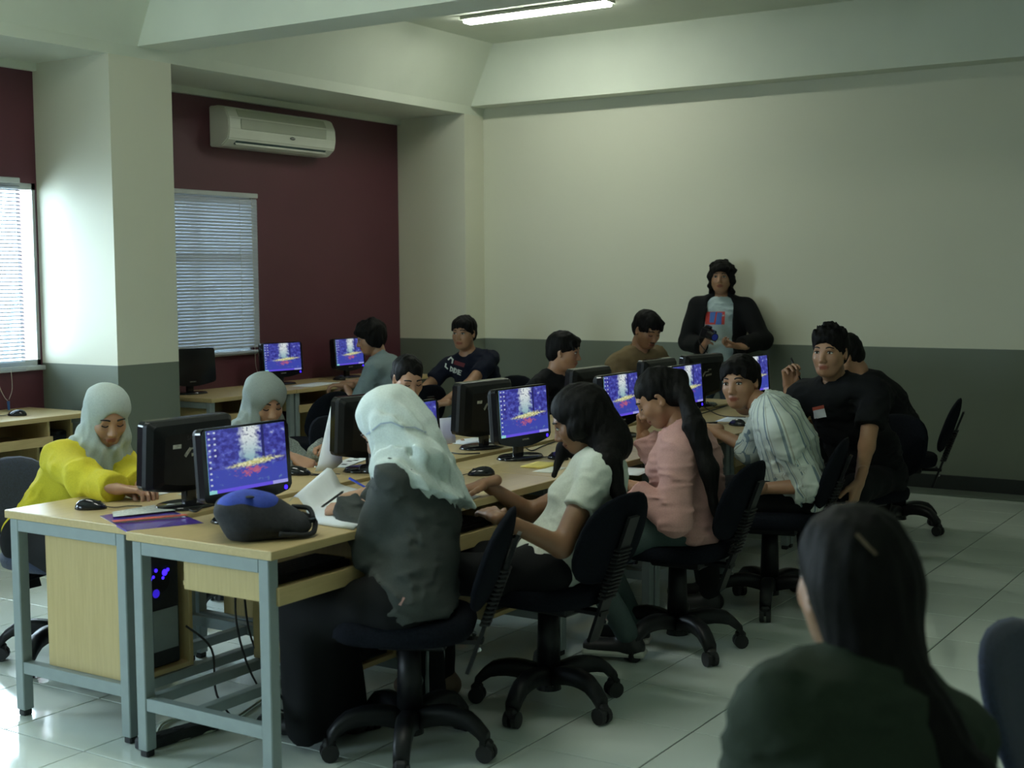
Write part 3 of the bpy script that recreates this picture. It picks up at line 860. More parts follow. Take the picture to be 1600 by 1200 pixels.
# purple folder with an orange band
fo = empty('plastic_folder', (0, 0, 0), label='shiny purple plastic folder with orange band on the near desk corner', cat='folder')
z = DZ + .001
P = [at_z(*q, z) for q in ((156, 806), (250, 790), (318, 817), (198, 829))]
obj('cover', sheet(BM(), quad(*P), 4, 4, 0.006), 'folder_purple', fo, False)
Q = [P[0] * .55 + P[3] * .45, P[1] * .40 + P[2] * .60, P[1] * .32 + P[2] * .68, P[0] * .45 + P[3] * .55]
Q = [q + np.array([0, 0, .0062]) for q in Q]
obj('band', sheet(BM(), quad(*Q), 3, 1, 0.001), 'folder_orange', fo)
Q = [P[0] * .8 + P[1] * .2, P[0] * .1 + P[1] * .9, P[1] * .62 + P[2] * .38, P[0] * .62 + P[3] * .28 + P[1] * .10]
obj('name_sheet', sheet(BM(), quad(*[q + np.array([0, 0, .0063]) for q in Q]), 3, 2, 0.0006), 'sticker', fo)

# yellow slip and papers
paper('notepad', 'yellow note sheets lying beside the fully visible monitor foot', flat(at_z(845, 728, DZ), .11, .16, 5), 'yellow_paper', th=.006, cat='notepad')
paper('paper_sheet', 'white sheet under the yellow notepad beside the monitor foot', flat(at_z(845, 733, DZ) + np.array([.05, .0, 0]), .08, .17, 3), 'paper_warm')
paper('paper_sheet', 'yellow form under the fingers of the long haired woman in white', flat(at_z(716, 770, DZ), .13, .16, 12), 'yellow_paper', th=.002)
paper('paper_sheet', 'white form at the desk edge under the hand of the long haired woman', flat(at_z(712, 779, DZ) + np.array([.015, -.01, .002]), .11, .17, 12), 'paper')
paper('paper_sheet', 'printed papers spread on the far wall desk beside the lit monitor', flat(at_z(492, 601, DZ), .20, .42, 10), 'paper')
paper('paper_sheet', 'white sheet beside the hand of the man in the grey shirt', flat(at_z(575, 597, DZ), .18, .30, -6), 'paper')
paper('paper_sheet', 'white paper on the desk in front of the man in stripes', flat(at_z(1150, 656, DZ), .16, .26, 8), 'paper')
paper('paper_sheet', 'white sheet behind the foot of the turned-away monitor with stickers', flat(at_z(735, 690, DZ), .14, .24, -6), 'paper', th=.004)
paper('paper_sheet', 'white sheet between the crossed cables of the turned-away monitor', flat(at_z(792, 692, DZ), .20, .16, 14), 'paper')
paper('paper_sheet', 'small white card behind the foot of the nearest turned-away monitor', flat(at_z(322, 770, DZ), .16, .14, 20), 'paper')
paper('paper_sheet', 'sheet under the hands of the woman in the yellow shirt', flat(at_z(225, 772, DZ), .15, .21, 5), 'paper')
paper('paper_sheet', 'white sheet under the arm of the woman in the pink shirt', flat(at_z(985, 737, DZ), .14, .2, 8), 'paper')
# white strip with dark marks: a page with printed blocks
pg = empty('printed_page', (0, 0, 0), label='white printed page with dark marks below the half covered monitor', cat='paper')
c0 = at_z(548, 722, DZ)
obj('sheet', sheet(BM(), flat(c0, .09, .36, 18), 3, 3, 0.003), 'paper', pg)
for k, (u, v) in enumerate(((.01, -.10), (-.005, .0), (.012, .03), (-.01, .10))):
    ca, sa = math.cos(R_(18)), math.sin(R_(18))
    obj('printed_block', box(BM(), (c0[0] + ca * u - sa * v, c0[1] + sa * u + ca * v, DZ + .0044), (.022, .026, .0006), rot=Matrix.Rotation(R_(18), 3, 'Z')), 'matte_black', pg)
# upright sheet leaning at the half covered monitor
def up_sheet(u, v):
    A, B, C, D = at_x(492, 745, -3.66), at_x(535, 722, -3.60), at_x(530, 638, -3.60), at_x(517, 634, -3.64)
    q = A * (1 - u) * (1 - v) + B * u * (1 - v) + C * u * v + D * (1 - u) * v
    return q + np.array([0.02 * math.sin(math.pi * u), 0, max(0, DZ + .002 - q[2])])
paper('paper_sheet', 'large white sheet held upright by the woman in the grey headscarf', up_sheet, nu=6, nv=6)
paper('paper_sheet', 'sheet held up by the bareheaded woman, right of the half hidden screen',
      quad(at_x(685, 695, -3.66), at_x(712, 692, -3.66), at_x(708, 652, -3.70), at_x(684, 654, -3.70)), nu=3, nv=3)

# open stack of papers in front of the white headscarf, with a curled leaf
z = DZ + .002
def curl(u, v):
    A, B, C, D = at_z(452, 800, z), at_z(545, 825, z), at_z(590, 775, z), at_z(505, 752, z)
    q = A * (1 - u) * (1 - v) + B * u * (1 - v) + C * u * v + D * (1 - u) * v
    t = max(0.0, .34 - u) / .34
    return q + np.array([0.0, 0.0, .055 * math.sin(t * math.pi * .8) + .004])
paper('paper_sheaf', 'sheaf of white papers with a curled leaf in front of the white headscarf', curl, nu=12, nv=5, th=.002)
paper('paper_sheaf', 'thicker pad of white paper under the curled leaf, at the desk edge', quad(at_z(470, 815, z), at_z(552, 828, z), at_z(590, 800, z), at_z(500, 790, z)), nu=3, nv=3, th=.009, m='paper')

# shoulder bag
#BAG

# cables on and under the desks
def cable(label, pts, r=.003, m='cable'):
    o = obj('cable', tube(BM(), pts, r, 6), m, None, True)
    props(o, label, 'cable', 'loose computer cables')
zt = DZ + .004
cable('black cable curving from the monitor beside the upright sheet', [at_z(530, 704, zt + .07), at_z(522, 718, zt + .02), at_z(508, 738, zt), at_z(488, 742, zt), at_z(470, 735, zt)])
cable('black cable looping behind the foot of the nearest turned-away monitor', [(-3.44, 3.33, DZ + .10), (-3.40, 3.38, DZ + .05), (-3.41, 3.42, DZ + .012), (-3.37, 3.40, zt), (-3.33, 3.46, zt)])
cable('black cable lying across the desk seam behind the folder', [at_z(268, 797, zt), at_z(300, 796, zt), at_z(330, 790, zt), at_z(340, 785, zt)])
cable('second black cable across the desk seam behind the folder', [at_z(285, 790, zt), at_z(303, 799, zt), at_z(316, 793, zt), at_z(338, 782, zt)])
for k, off in enumerate((0, .03)):
    cable('crossed monitor cable, ' + ('left' if k == 0 else 'right') + ' strand, beside the turned-away monitor with stickers',
          [(-3.44, 5.17 + off, DZ + .11), (-3.40, 5.24 - off, DZ + .06), (-3.37, 5.21 + off * 1.5, DZ + .02), (-3.36, 5.28 + off, zt), (-3.34, 5.36, zt)], .004)
cable('thin cable from the fully visible monitor towards the long black hair', [at_z(822, 700, zt), at_z(832, 704, zt), at_z(850, 696, zt), at_z(880, 686, zt)])
cable('thin black cable on the desk behind the mouse', [at_z(672, 707, zt), at_z(695, 706, zt), at_z(720, 709, zt), at_z(750, 708, zt)])
cable('cable lying beside the farthest lit monitor', [at_z(1095, 632, zt), at_z(1110, 642, zt), at_z(1130, 650, zt), at_z(1165, 652, zt)])
cable('second cable beside the farthest lit monitor', [at_z(1105, 628, zt + .05), at_z(1118, 636, zt), at_z(1135, 634, zt), at_z(1090, 648, zt)])
zf = .006
cable('pale cable coiled on the floor behind the near desk legs', [at_z(236, 1140, zf), at_z(262, 1158, zf), at_z(300, 1150, zf), at_z(330, 1130, zf), at_z(300, 1122, zf), at_z(255, 1130, zf), at_z(240, 1165, zf)], .005, 'cable_white')
cable('pale cable loop on the floor under the near desk', [at_z(280, 1135, zf), at_z(320, 1145, zf), at_z(370, 1120, zf), at_z(420, 1085, zf)], .005, 'cable_white')
cable('dark cable hanging under the near desk', [(-3.25, 3.30, .55), (-3.24, 3.28, .36), (-3.22, 3.33, .16), (-3.16, 3.40, .03), (-3.1, 3.5, .01)], .004)
cable('second dark cable hanging under the near desk', [(-3.28, 3.36, .60), (-3.30, 3.40, .30), (-3.20, 3.42, .10), (-3.05, 3.38, .012), (-2.95, 3.30, .01)], .004)
cable('dark cable arching from the tower under the near desk', [(-3.40, 3.20, .34), (-3.32, 3.24, .26), (-3.26, 3.20, .12), (-3.20, 3.25, .012), (-3.05, 3.2, .01)], .004)
# power strip and bottle under the near desk
ps = empty('power_strip', (-3.30, 3.06, 0), R_(80), label='dark power strip on the floor under the near desk', cat='power strip')
obj('case', box(BM(), (0, 0, .02), (.30, .055, .038), .006), 'matte_black', ps)
for k in range(3): obj('socket', cyl(BM(), (-.09 + k * .09, 0, .036), (-.09 + k * .09, 0, .042), .018, n=12), 'rubber', ps)
bt = empty('water_bottle', (-3.34, 3.56, 0.0), label='small clear water bottle on the floor under the near desks', cat='bottle')
b = BM(); rings = []
for z_, r_ in ((0, .028), (.004, .032), (.07, .031), (.13, .032), (.155, .022), (.17, .013), (.185, .0125)):
    rings.append([b.verts.new((r_ * math.cos(6.2832 * k / 16), r_ * math.sin(6.2832 * k / 16), z_)) for k in range(16)])
for i in range(len(rings) - 1):
    for k in range(16): b.faces.new((rings[i][k], rings[i][(k + 1) % 16], rings[i + 1][(k + 1) % 16], rings[i + 1][k]))
b.faces.new(rings[0][::-1]); b.faces.new(rings[-1])
obj('flask', b, 'bottle_plastic', bt, True)
obj('cap', cyl(BM(), (0, 0, .184), (0, 0, .20), .015, n=14), 'pen_blue', bt)
obj('label_band', cyl(BM(), (0, 0, .06), (0, 0, .11), .0332, n=16, caps=False), 'paper', bt)
# ------------------------------------------------------------------ people: implicit surfaces
V3 = lambda *a: np.array(a, float)
def unit(v):
    v = np.array(v, float); n_ = np.linalg.norm(v); return v / n_ if n_ > 1e-9 else V3(0, 0, 1)

def cone(a, b, ra, rb=None, k=0.03, L=None, s=1.0, cuts=(), sub=False):
    return ('c', np.array(a, float), np.array(b, float), ra, ra if rb is None else rb, k, L, s, cuts, sub)
def ell(c, R, r, k=0.03, cuts=(), sub=False):
    return ('e', np.array(c, float), np.array(R, float), np.array(r, float), None, k, None, 1.0, cuts, sub)

def _ev(p, x, y, z):
    if p[0] == 'c':
        _, a, b, ra, rb, k, L, s, cuts, sub = p
        px, py, pz = x - a[0], y - a[1], z - a[2]; ba = b - a
        if L is not None and s != 1.0:
            t = (px * L[0] + py * L[1] + pz * L[2]) * (1 - 1 / s)
            px, py, pz = px - t * L[0], py - t * L[1], pz - t * L[2]
            ba = ba - (ba @ L) * (1 - 1 / s) * np.array(L)
        bb = max(ba @ ba, 1e-9)
        h = np.clip((px * ba[0] + py * ba[1] + pz * ba[2]) / bb, 0, 1)
        d = np.sqrt((px - h * ba[0]) ** 2 + (py - h * ba[1]) ** 2 + (pz - h * ba[2]) ** 2) - (ra + (rb - ra) * h)
    else:
        _, c, R, r, _, k, _, _, cuts, sub = p
        dx, dy, dz = x - c[0], y - c[1], z - c[2]
        q = [(R[i][0] * dx + R[i][1] * dy + R[i][2] * dz) / r[i] for i in range(3)]
        k0 = np.sqrt(q[0] ** 2 + q[1] ** 2 + q[2] ** 2)
        k1 = np.sqrt((q[0] / r[0]) ** 2 + (q[1] / r[1]) ** 2 + (q[2] / r[2]) ** 2)
        d = k0 * (k0 - 1) / np.maximum(k1, 1e-6)
    for pt, nm in cuts:
        d = np.maximum(d, (x - pt[0]) * nm[0] + (y - pt[1]) * nm[1] + (z - pt[2]) * nm[2])
    return d

def _bounds(p):
    if p[0] == 'c':
        r = max(p[3], p[4]) * (p[7] if p[6] is not None else 1.0)
        return np.minimum(p[1], p[2]) - r, np.maximum(p[1], p[2]) + r
    r = max(p[3]); return p[1] - r, p[1] + r

def polygonize(prims, h, disp=None, post=None):
    """surface nets over the union of primitives -> (verts, quads)"""
    adds = [p for p in prims if not p[9]]
    B = [_bounds(p) for p in adds]
    lo = np.min([b[0] for b in B], 0) - 3 * h - .01; hi = np.max([b[1] for b in B], 0) + 3 * h + .01
    n_ = np.ceil((hi - lo) / h).astype(int) + 1
    ax = [(lo[i] + h * np.arange(n_[i])).astype(np.float32) for i in range(3)]
    F = np.full(n_, 0.2, np.float32)
    for p in prims:
        k = p[5]; m = 0.03 + k
        a, b = _bounds(p)
        i0 = np.clip(np.floor((a - m - lo) / h).astype(int), 0, n_ - 1); i1 = np.clip(np.ceil((b + m - lo) / h).astype(int) + 1, 1, n_)
        sl = tuple(slice(i0[i], i1[i]) for i in range(3))
        if min(i1 - i0) < 1: continue
        x, y, z = ax[0][sl[0]][:, None, None], ax[1][sl[1]][None, :, None], ax[2][sl[2]][None, None, :]
        d = _ev(p, x, y, z).astype(np.float32)
        f = F[sl]
        if p[9]:
            e = np.maximum(k - np.abs(f + d), 0) / max(k, 1e-6)
            F[sl] = np.maximum(f, -d) + e * e * k * .25
        else:
            e = np.maximum(k - np.abs(f - d), 0) / max(k, 1e-6)
            F[sl] = np.minimum(f, d) - e * e * k * .25
    if disp is not None:
        w = np.argwhere(np.abs(F) < 0.03)
        P = lo + w * h
        F[w[:, 0], w[:, 1], w[:, 2]] += disp(P[:, 0], P[:, 1], P[:, 2]).astype(np.float32)
    S = F < 0
    c = S[:-1, :-1, :-1].astype(np.int8)
    acc = np.zeros_like(c)
    for dx in (0, 1):
        for dy in (0, 1):
            for dz in (0, 1):
                acc += S[dx:dx + n_[0] - 1, dy:dy + n_[1] - 1, dz:dz + n_[2] - 1]
    act = (acc > 0) & (acc < 8)
    idx = np.argwhere(act)
    ids = np.full(act.shape, -1, np.int64); ids[act] = np.arange(len(idx))
    sm = np.zeros((len(idx), 3)); ct = np.zeros(len(idx))
    cor = [(dx, dy, dz) for dx in (0, 1) for dy in (0, 1) for dz in (0, 1)]
    for ca in cor:
        for axx in range(3):
            if ca[axx]: continue
            cb = list(ca); cb[axx] = 1
            fa = F[idx[:, 0] + ca[0], idx[:, 1] + ca[1], idx[:, 2] + ca[2]]; fb = F[idx[:, 0] + cb[0], idx[:, 1] + cb[1], idx[:, 2] + cb[2]]
            cr = (fa < 0) != (fb < 0)
            t = np.where(cr, fa / np.where(np.abs(fa - fb) < 1e-9, 1e-9, fa - fb), 0)
            q = np.tile(np.array(ca, float), (len(idx), 1)); q[:, axx] += t
            sm[cr] += q[cr]; ct[cr] += 1
    verts = lo + (idx + sm / ct[:, None]) * h
    quads = []
    for axx in range(3):
        o1, o2 = [i for i in range(3) if i != axx]
        s0 = [slice(1, -1)] * 3; s0[axx] = slice(0, -1); s1 = list(s0); s1[axx] = slice(1, None)
        A, Bq = S[tuple(s0)], S[tuple(s1)]
        e = np.argwhere(A != Bq)
        if not len(e): continue
        inside = A[e[:, 0], e[:, 1], e[:, 2]]
        base = e.copy(); base[:, o1] += 1; base[:, o2] += 1
        def g(d1, d2):
            q = base.copy(); q[:, o1] -= d1; q[:, o2] -= d2
            return ids[q[:, 0], q[:, 1], q[:, 2]]
        Q = np.stack([g(1, 1), g(0, 1), g(0, 0), g(1, 0)], 1)
        fl_ = inside if axx != 1 else ~inside
        Q[~fl_] = Q[~fl_][:, ::-1]
        quads.append(Q)
    Q = np.concatenate(quads) if quads else np.zeros((0, 4), int)
    Q = Q[(Q >= 0).all(1)]
    return verts, Q

def np_obj(name, verts, quads, m, parent, attr=None):
    me = bpy.data.meshes.new(name)
    me.vertices.add(len(verts)); me.vertices.foreach_set('co', np.asarray(verts, np.float32).ravel())
    nq = len(quads)
    me.loops.add(nq * 4); me.loops.foreach_set('vertex_index', np.asarray(quads, np.int32).ravel())
    me.polygons.add(nq); me.polygons.foreach_set('loop_start', np.arange(0, nq * 4, 4, dtype=np.int32))
    me.polygons.foreach_set('use_smooth', np.ones(nq, bool))
    me.update(calc_edges=True)
    if attr is not None:
        a = me.attributes.new('tint', 'FLOAT', 'POINT'); a.data.foreach_set('value', np.asarray(attr, np.float32))
    me.materials.append(MATS[m])
    o = bpy.data.objects.new(name, me); link(o, parent)
    return o

def waves(seed, freq, amp, stretch=(1, 1, 1)):
    r = np.random.RandomState(seed)
    W = r.normal(size=(5, 3)); W /= np.linalg.norm(W, axis=1)[:, None]; ph = r.uniform(0, 6.28, 5); fr = freq * r.uniform(.6, 1.5, 5)
    W2 = r.normal(size=(5, 3)) * freq * .45
    st = np.array(stretch)
    def f(x, y, z):
        x, y, z = x * st[0], y * st[1], z * st[2]
        t = 0
        for i in range(5):
            t = t + np.sin(fr[i] * (W[i, 0] * x + W[i, 1] * y + W[i, 2] * z) + ph[i] + 1.3 * np.sin(W2[i, 0] * x + W2[i, 1] * y + W2[i, 2] * z))
        return amp * t / 2.2
    return f

def ridges(seed, freq, amp, stretch=(1, 1, 1)):
    """creased cloth: thin raised folds between smooth hollows"""
    a_, b_ = waves(seed, freq, 1.0, stretch), waves(seed + 17, freq * .5, 1.0, stretch)
    def f(x, y, z):
        r_ = 1 - np.minimum(np.abs(a_(x, y, z)) * 1.1, 1)
        return -amp * r_ ** 1.5 * np.clip(.8 + b_(x, y, z), 0, 1)
    return f

def axes(yaw, pitch=0, roll=0):
    """rows: front, left, up; yaw = heading, pitch > 0 looks down"""
    y_, p_, r_ = R_(yaw), R_(pitch), R_(roll)
    f = V3(math.cos(y_) * math.cos(p_), math.sin(y_) * math.cos(p_), -math.sin(p_)); l = V3(-math.sin(y_), math.cos(y_), 0); u = np.cross(f, l)
    l2 = l * math.cos(r_) + u * math.sin(r_); u2 = -l * math.sin(r_) + u * math.cos(r_)
    return np.array([f, l2, u2])

I3 = np.eye(3)
def head_prims(fem):
    w = .96 if fem else 1.0
    P = [ell((-.014, 0, .034), I3, (.095, .075 * w, .080), .02),
         ell((.022, 0, -.032), I3, (.066, .061 * w, .082), .03),
         ell((.050, 0, -.084), I3, (.028, .030 * w, .024), .03)]
    for s in (-1, 1):
        P += [ell((.050, s * .036, -.024), I3, (.030, .026, .030), .02),
              cone((.020, s * .054 * w, -.045), (.045, s * .026 * w, -.085), .014, .014, .025),
              ell((-.004, s * .075 * w, -.006), axes(s * 18), (.019, .008, .031), .008),
              ell((.006, s * .079 * w, -.004), I3, (.009, .006, .016), .006, sub=True)]
    P += [cone((.074, -.030, .021), (.074, .030, .021), .0125 if not fem else .010, None, .02)]
    for s in (-1, 1):
        P += [ell((.097, s * .031, .003), I3, (.017, .017, .010), .010, sub=True)]
    P += [cone((.082, 0, .006), (.101, 0, -.030), .0075, .0115, .014),
          ell((.091, .011, -.036), I3, (.011, .008, .008), .006), ell((.091, -.011, -.036), I3, (.011, .008, .008), .006),
          cone((.0835, -.015, -.0575), (.0835, .015, -.0575), .0065, None, .007), ell((.088, 0, -.0575), I3, (.007, .012, .005), .006),
          cone((.081, -.013, -.0685), (.081, .013, -.0685), .007, None, .007),
          cone((.080, -.024, -.0632), (.080, .024, -.0632), .0022, None, .003, sub=True),
          cone((-.022, 0, -.04), (-.030, 0, -.105), .050 if not fem else .044, None, .03)]
    return P
_heads = {}
def head_mesh(fem):
    if fem not in _heads:
        v, q = polygonize(head_prims(fem), 0.0042)
        lip = np.clip(1.25 - np.sqrt(((v[:, 1]) / .023) ** 2 + ((v[:, 2] + .0632) / .0105) ** 2), 0, 1) * (v[:, 0] > .068)
        _heads[fem] = (v, q, np.clip(lip * 2.2, 0, 1))
    return _heads[fem]

def hand_prims(pose):
    c0, c1, c2, spread = {'flat': (8, 12, 8, 3), 'relax': (28, 32, 22, 2), 'grip': (58, 70, 40, 0), 'pen': (50, 48, 22, 0), 'hold': (36, 50, 34, 1)}[pose]
    P = [cone((-.05, 0, 0), (.012, 0, 0), .0225, .0215, .02, V3(0, 1, 0), 1.18)]
    ks = [(.030, .090, .066), (.0105, .095, .074), (-.0095, .090, .069), (-.0285, .080, .054)]
    for y, x, L in ks:
        P.append(cone((.008, y * .45, 0), (x, y, .002), .0135, .0105, .014))
    P.append(ell((.045, .022, -.008), I3, (.034, .018, .013), .014))
    for i, (y, x, L) in enumerate(ks):
        p = V3(x, y, .002); a = 0; yaw = (1.5 - i) * spread
        for seg, (fr, bend) in enumerate(((.46, c0), (.30, c1), (.24, c2))):
            a += bend * (1 + .06 * i)
            d = V3(math.cos(R_(a)) * math.cos(R_(yaw)), math.sin(R_(yaw)), -math.sin(R_(a)))
            q = p + d * L * fr
            r0 = .0092 - .0010 * seg; P.append(cone(p, q, r0, r0 - .0009, .003)); p = q
    if pose in ('flat',): T = [(.016, .026, -.004), (.046, .048, -.006), (.072, .058, -.008), (.092, .060, -.010)]
    elif pose in ('relax', 'hold'): T = [(.016, .024, -.008), (.044, .042, -.022), (.070, .046, -.036), (.090, .042, -.046)]
    else: T = [(.016, .024, -.008), (.046, .036, -.028), (.072, .030, -.044), (.088, .018, -.052)]
    for i in range(3): P.append(cone(T[i], T[i + 1], (.0135, .0108, .0095)[i], (.0108, .0095, .0078)[i], .006))
    return P
_hands = {}
def hand_mesh(pose):
    if pose not in _hands: _hands[pose] = polygonize(hand_prims(pose), 0.0034)
    return _hands[pose]

def ik(S, W, l1, l2, pole):
    d = W - S; D = np.linalg.norm(d); n_ = d / D
    if D > (l1 + l2) * .995: f = D / ((l1 + l2) * .995); l1 *= f; l2 *= f
    if D < abs(l1 - l2) * 1.05: D = abs(l1 - l2) * 1.05
    a = (l1 * l1 - l2 * l2 + D * D) / (2 * D); h = math.sqrt(max(l1 * l1 - a * a, 1e-6))
    pp = np.array(pole, float); pp = unit(pp - (pp @ n_) * n_)
    return S + n_ * a + pp * h

def skin_mat(name, col):
    if name in MATS: return name
    m, n, l, b = new_mat(name)
    at = n.new('ShaderNodeAttribute'); at.attribute_name = 'tint'
    tc = n.new('ShaderNodeTexCoord'); nz = n.new('ShaderNodeTexNoise'); nz.inputs['Scale'].default_value = 30
    l.new(tc.outputs['Object'], nz.inputs['Vector'])
    c = np.array(col)
    cr = n.new('ShaderNodeValToRGB'); cr.color_ramp.elements[0].color = (*(c * .88), 1); cr.color_ramp.elements[1].color = (*(c * 1.1), 1)
    l.new(nz.outputs['Fac'], cr.inputs['Fac'])
    mx = n.new('ShaderNodeMix'); mx.data_type = 'RGBA'; mx.inputs[7].default_value = (*(c * np.array([.72, .42, .45])), 1)
    l.new(at.outputs['Fac'], mx.inputs[0]); l.new(cr.outputs['Color'], mx.inputs[6]); l.new(mx.outputs[2], b.inputs['Base Color'])
    b.inputs['Roughness'].default_value = 0.45
    b.inputs['Subsurface Weight'].default_value = 0.08; b.inputs['Subsurface Radius'].default_value = (.01, .004, .002); b.inputs['Subsurface Scale'].default_value = 0.5
    return name
skin_mat('skin_light', (0.46, 0.26, 0.16)); skin_mat('skin_mid', (0.36, 0.19, 0.105)); skin_mat('skin_dark', (0.25, 0.125, 0.065))
mat('hair_black', (0.0065, 0.006, 0.0055), 0.58, 0.5, 90, 0.5, 420, spec=.10, stretch=(1, 1, .10))
mat('eye_white', (0.55, 0.53, 0.48), 0.2); mat('iris', (0.02, 0.012, 0.008), 0.12); mat('brow', (0.012, 0.009, 0.007), 0.7)
def cloth(name, col, rough=.85, var=.07, bump=.4): return mat(name, col, rough, var, 180, bump, 600, spec=.2)
cloth('yellow_knit', (0.60, 0.52, 0.035)); cloth('scarf_pale', (0.46, 0.53, 0.50)); cloth('scarf_grey', (0.24, 0.28, 0.265)); cloth('scarf_white', (0.64, 0.72, 0.68))
cloth('charcoal_knit', (0.062, 0.070, 0.066)); cloth('black_cloth', (0.0065, 0.0072, 0.0080)); cloth('grey_shirt', (0.20, 0.26, 0.27)); cloth('blue_top', (0.20, 0.26, 0.33))
cloth('navy_tee', (0.007, 0.009, 0.020)); cloth('white_tee', (0.66, 0.70, 0.62)); cloth('pink_shirt', (0.56, 0.32, 0.29)); cloth('tan_jacket', (0.20, 0.145, 0.075))
cloth('tee_blue', (0.42, 0.52, 0.52)); cloth('jeans', (0.055, 0.085, 0.12)); cloth('jeans_pale', (0.10, 0.17, 0.25)); cloth('jeans_green', (0.06, 0.09, 0.085)); cloth('green_top', (0.030, 0.042, 0.028))
cloth('batik_grey', (0.30, 0.34, 0.32), var=.45); cloth('sleeve_lilac', (0.30, 0.22, 0.28))
mat('shoe_black', (0.015, 0.015, 0.016), 0.5); mat('shoe_sole', (0.62, 0.62, 0.55), 0.6); mat('shoe_red', (0.35, 0.05, 0.04), 0.6); mat('sandal', (0.16, 0.11, 0.07), 0.6)
def stripe_mat():
    m, n, l, b = new_mat('stripe_shirt')
    at = n.new('ShaderNodeAttribute'); at.attribute_name = 'tint'
    def mth(op, a, v=None):
        k = n.new('ShaderNodeMath'); k.operation = op
        if hasattr(a, 'links'): l.new(a, k.inputs[0])
        else: k.inputs[0].default_value = a
        if v is not None: k.inputs[1].default_value = v
        return k.outputs[0]
    fr = mth('FRACT', mth('MULTIPLY', at.outputs['Fac'], 26.0))
    cr = n.new('ShaderNodeValToRGB'); cr.color_ramp.interpolation = 'CONSTANT'
    e = cr.color_ramp.elements; e[0].position = 0; e[0].color = (.60, .66, .60, 1); e[1].position = .55; e[1].color = (.20, .27, .30, 1)
    for p_, c_ in ((.70, (.60, .66, .60, 1)), (.80, (.38, .40, .33, 1)), (.88, (.60, .66, .60, 1))):
        q = e.new(p_); q.color = c_
    l.new(fr, cr.inputs['Fac']); l.new(cr.outputs['Color'], b.inputs['Base Color']); b.inputs['Roughness'].default_value = .8
stripe_mat()

HAIR_STYLES = {}
def hair_prims(style, c, R, sc):
    """prims in head space -> world"""
    Wp = lambda x, y, z: c + sc * (V3(x, y, z) @ R)
    E = lambda x, y, z, r, k=.02, sub=False, yaw=0: ell(Wp(x, y, z), (axes(yaw) @ R), np.array(r) * sc, k, sub=sub)
    P = []
    if style == 'none': return P
    big = {'mop': .010, 'shag': .008, 'neat': -.003, 'tied': -.005}.get(style, 0)
    P += [E(-.016, 0, .038, (.101 + big, .083 + big, .088 + big)), E(-.048, 0, -.010, (.062, .072, .070))]
    if style in ('mop', 'shag'):
        for s in (-1, 1): P += [E(-.005, s * .070, .0, (.048, .022, .050)), E(-.035, s * .064, -.03, (.045, .02, .050))]
        rs = np.random.RandomState(5)
        for i in range(26):      # tousled locks
            a = rs.uniform(0, 6.28); t = rs.uniform(.1, 1.45)
            n3 = V3(math.cos(a) * math.sin(t) * .9, math.sin(a) * math.sin(t), math.cos(t))
            p0 = V3(-.016, 0, .038) + n3 * V3(.105, .088, .090); p1 = p0 + n3 * .016 + V3(.0, .012 * math.sin(5 * a), -.022)
            if p0[0] > .055 and p0[2] < .055: continue
            P.append(cone(Wp(*p0), Wp(*p1), .018 * sc, .007 * sc, .012))
        P += [E(.068, .015, .062, (.036, .055, .030), .015), E(.058, -.04, .055, (.034, .03, .035), .015)]
    if style == 'spiky':
        for i in range(20):
            a = 2.4 * i; rr = .01 + .062 * (i / 20); x, y = .0 + rr * math.cos(a) * 1.1, rr * math.sin(a)
            zt_ = .118 - 7.0 * rr * rr * .9
            P.append(cone(Wp(x, y, zt_), Wp(x * 1.12 + .010, y * 1.1, zt_ + .018 + .006 * math.sin(i * 3)), .016 * sc, .006 * sc, .016))
    # face opening
    P += [E(.105, 0, -.040, (.086, .070, .098 if style not in ('mop', 'shag') else .086), .008, True), E(.06, 0, -.10, (.09, .075, .06), .008, True)]
    if style in ('part', 'short', 'spiky'):
        rs = np.random.RandomState(3)
        P += [E(.050, .02 if style == 'part' else 0, .074, (.040, .058, .022), .03)]
        for i in range(11):      # ragged fringe
            y = -.058 + .0116 * i; dy = (.012 if style == 'part' else .004) * rs.uniform(-1, 1) + (.010 * np.sign(y - .02) if style == 'part' else 0)
            x0 = .084 - 5.5 * y * y
            if style == 'spiky': continue
            P.append(cone(Wp(x0 - .012, y, .074 - 3 * y * y), Wp(x0 + .004, y + dy, (.048 if abs(y) < .04 else .030) - rs.uniform(0, .010)), .0105 * sc, .005 * sc, .008))
    if style in ('short', 'part', 'spiky', 'neat', 'mop'):
        P += [E(-.02, 0, -.125, (.12, .10, .052), .01, True)]
    return P

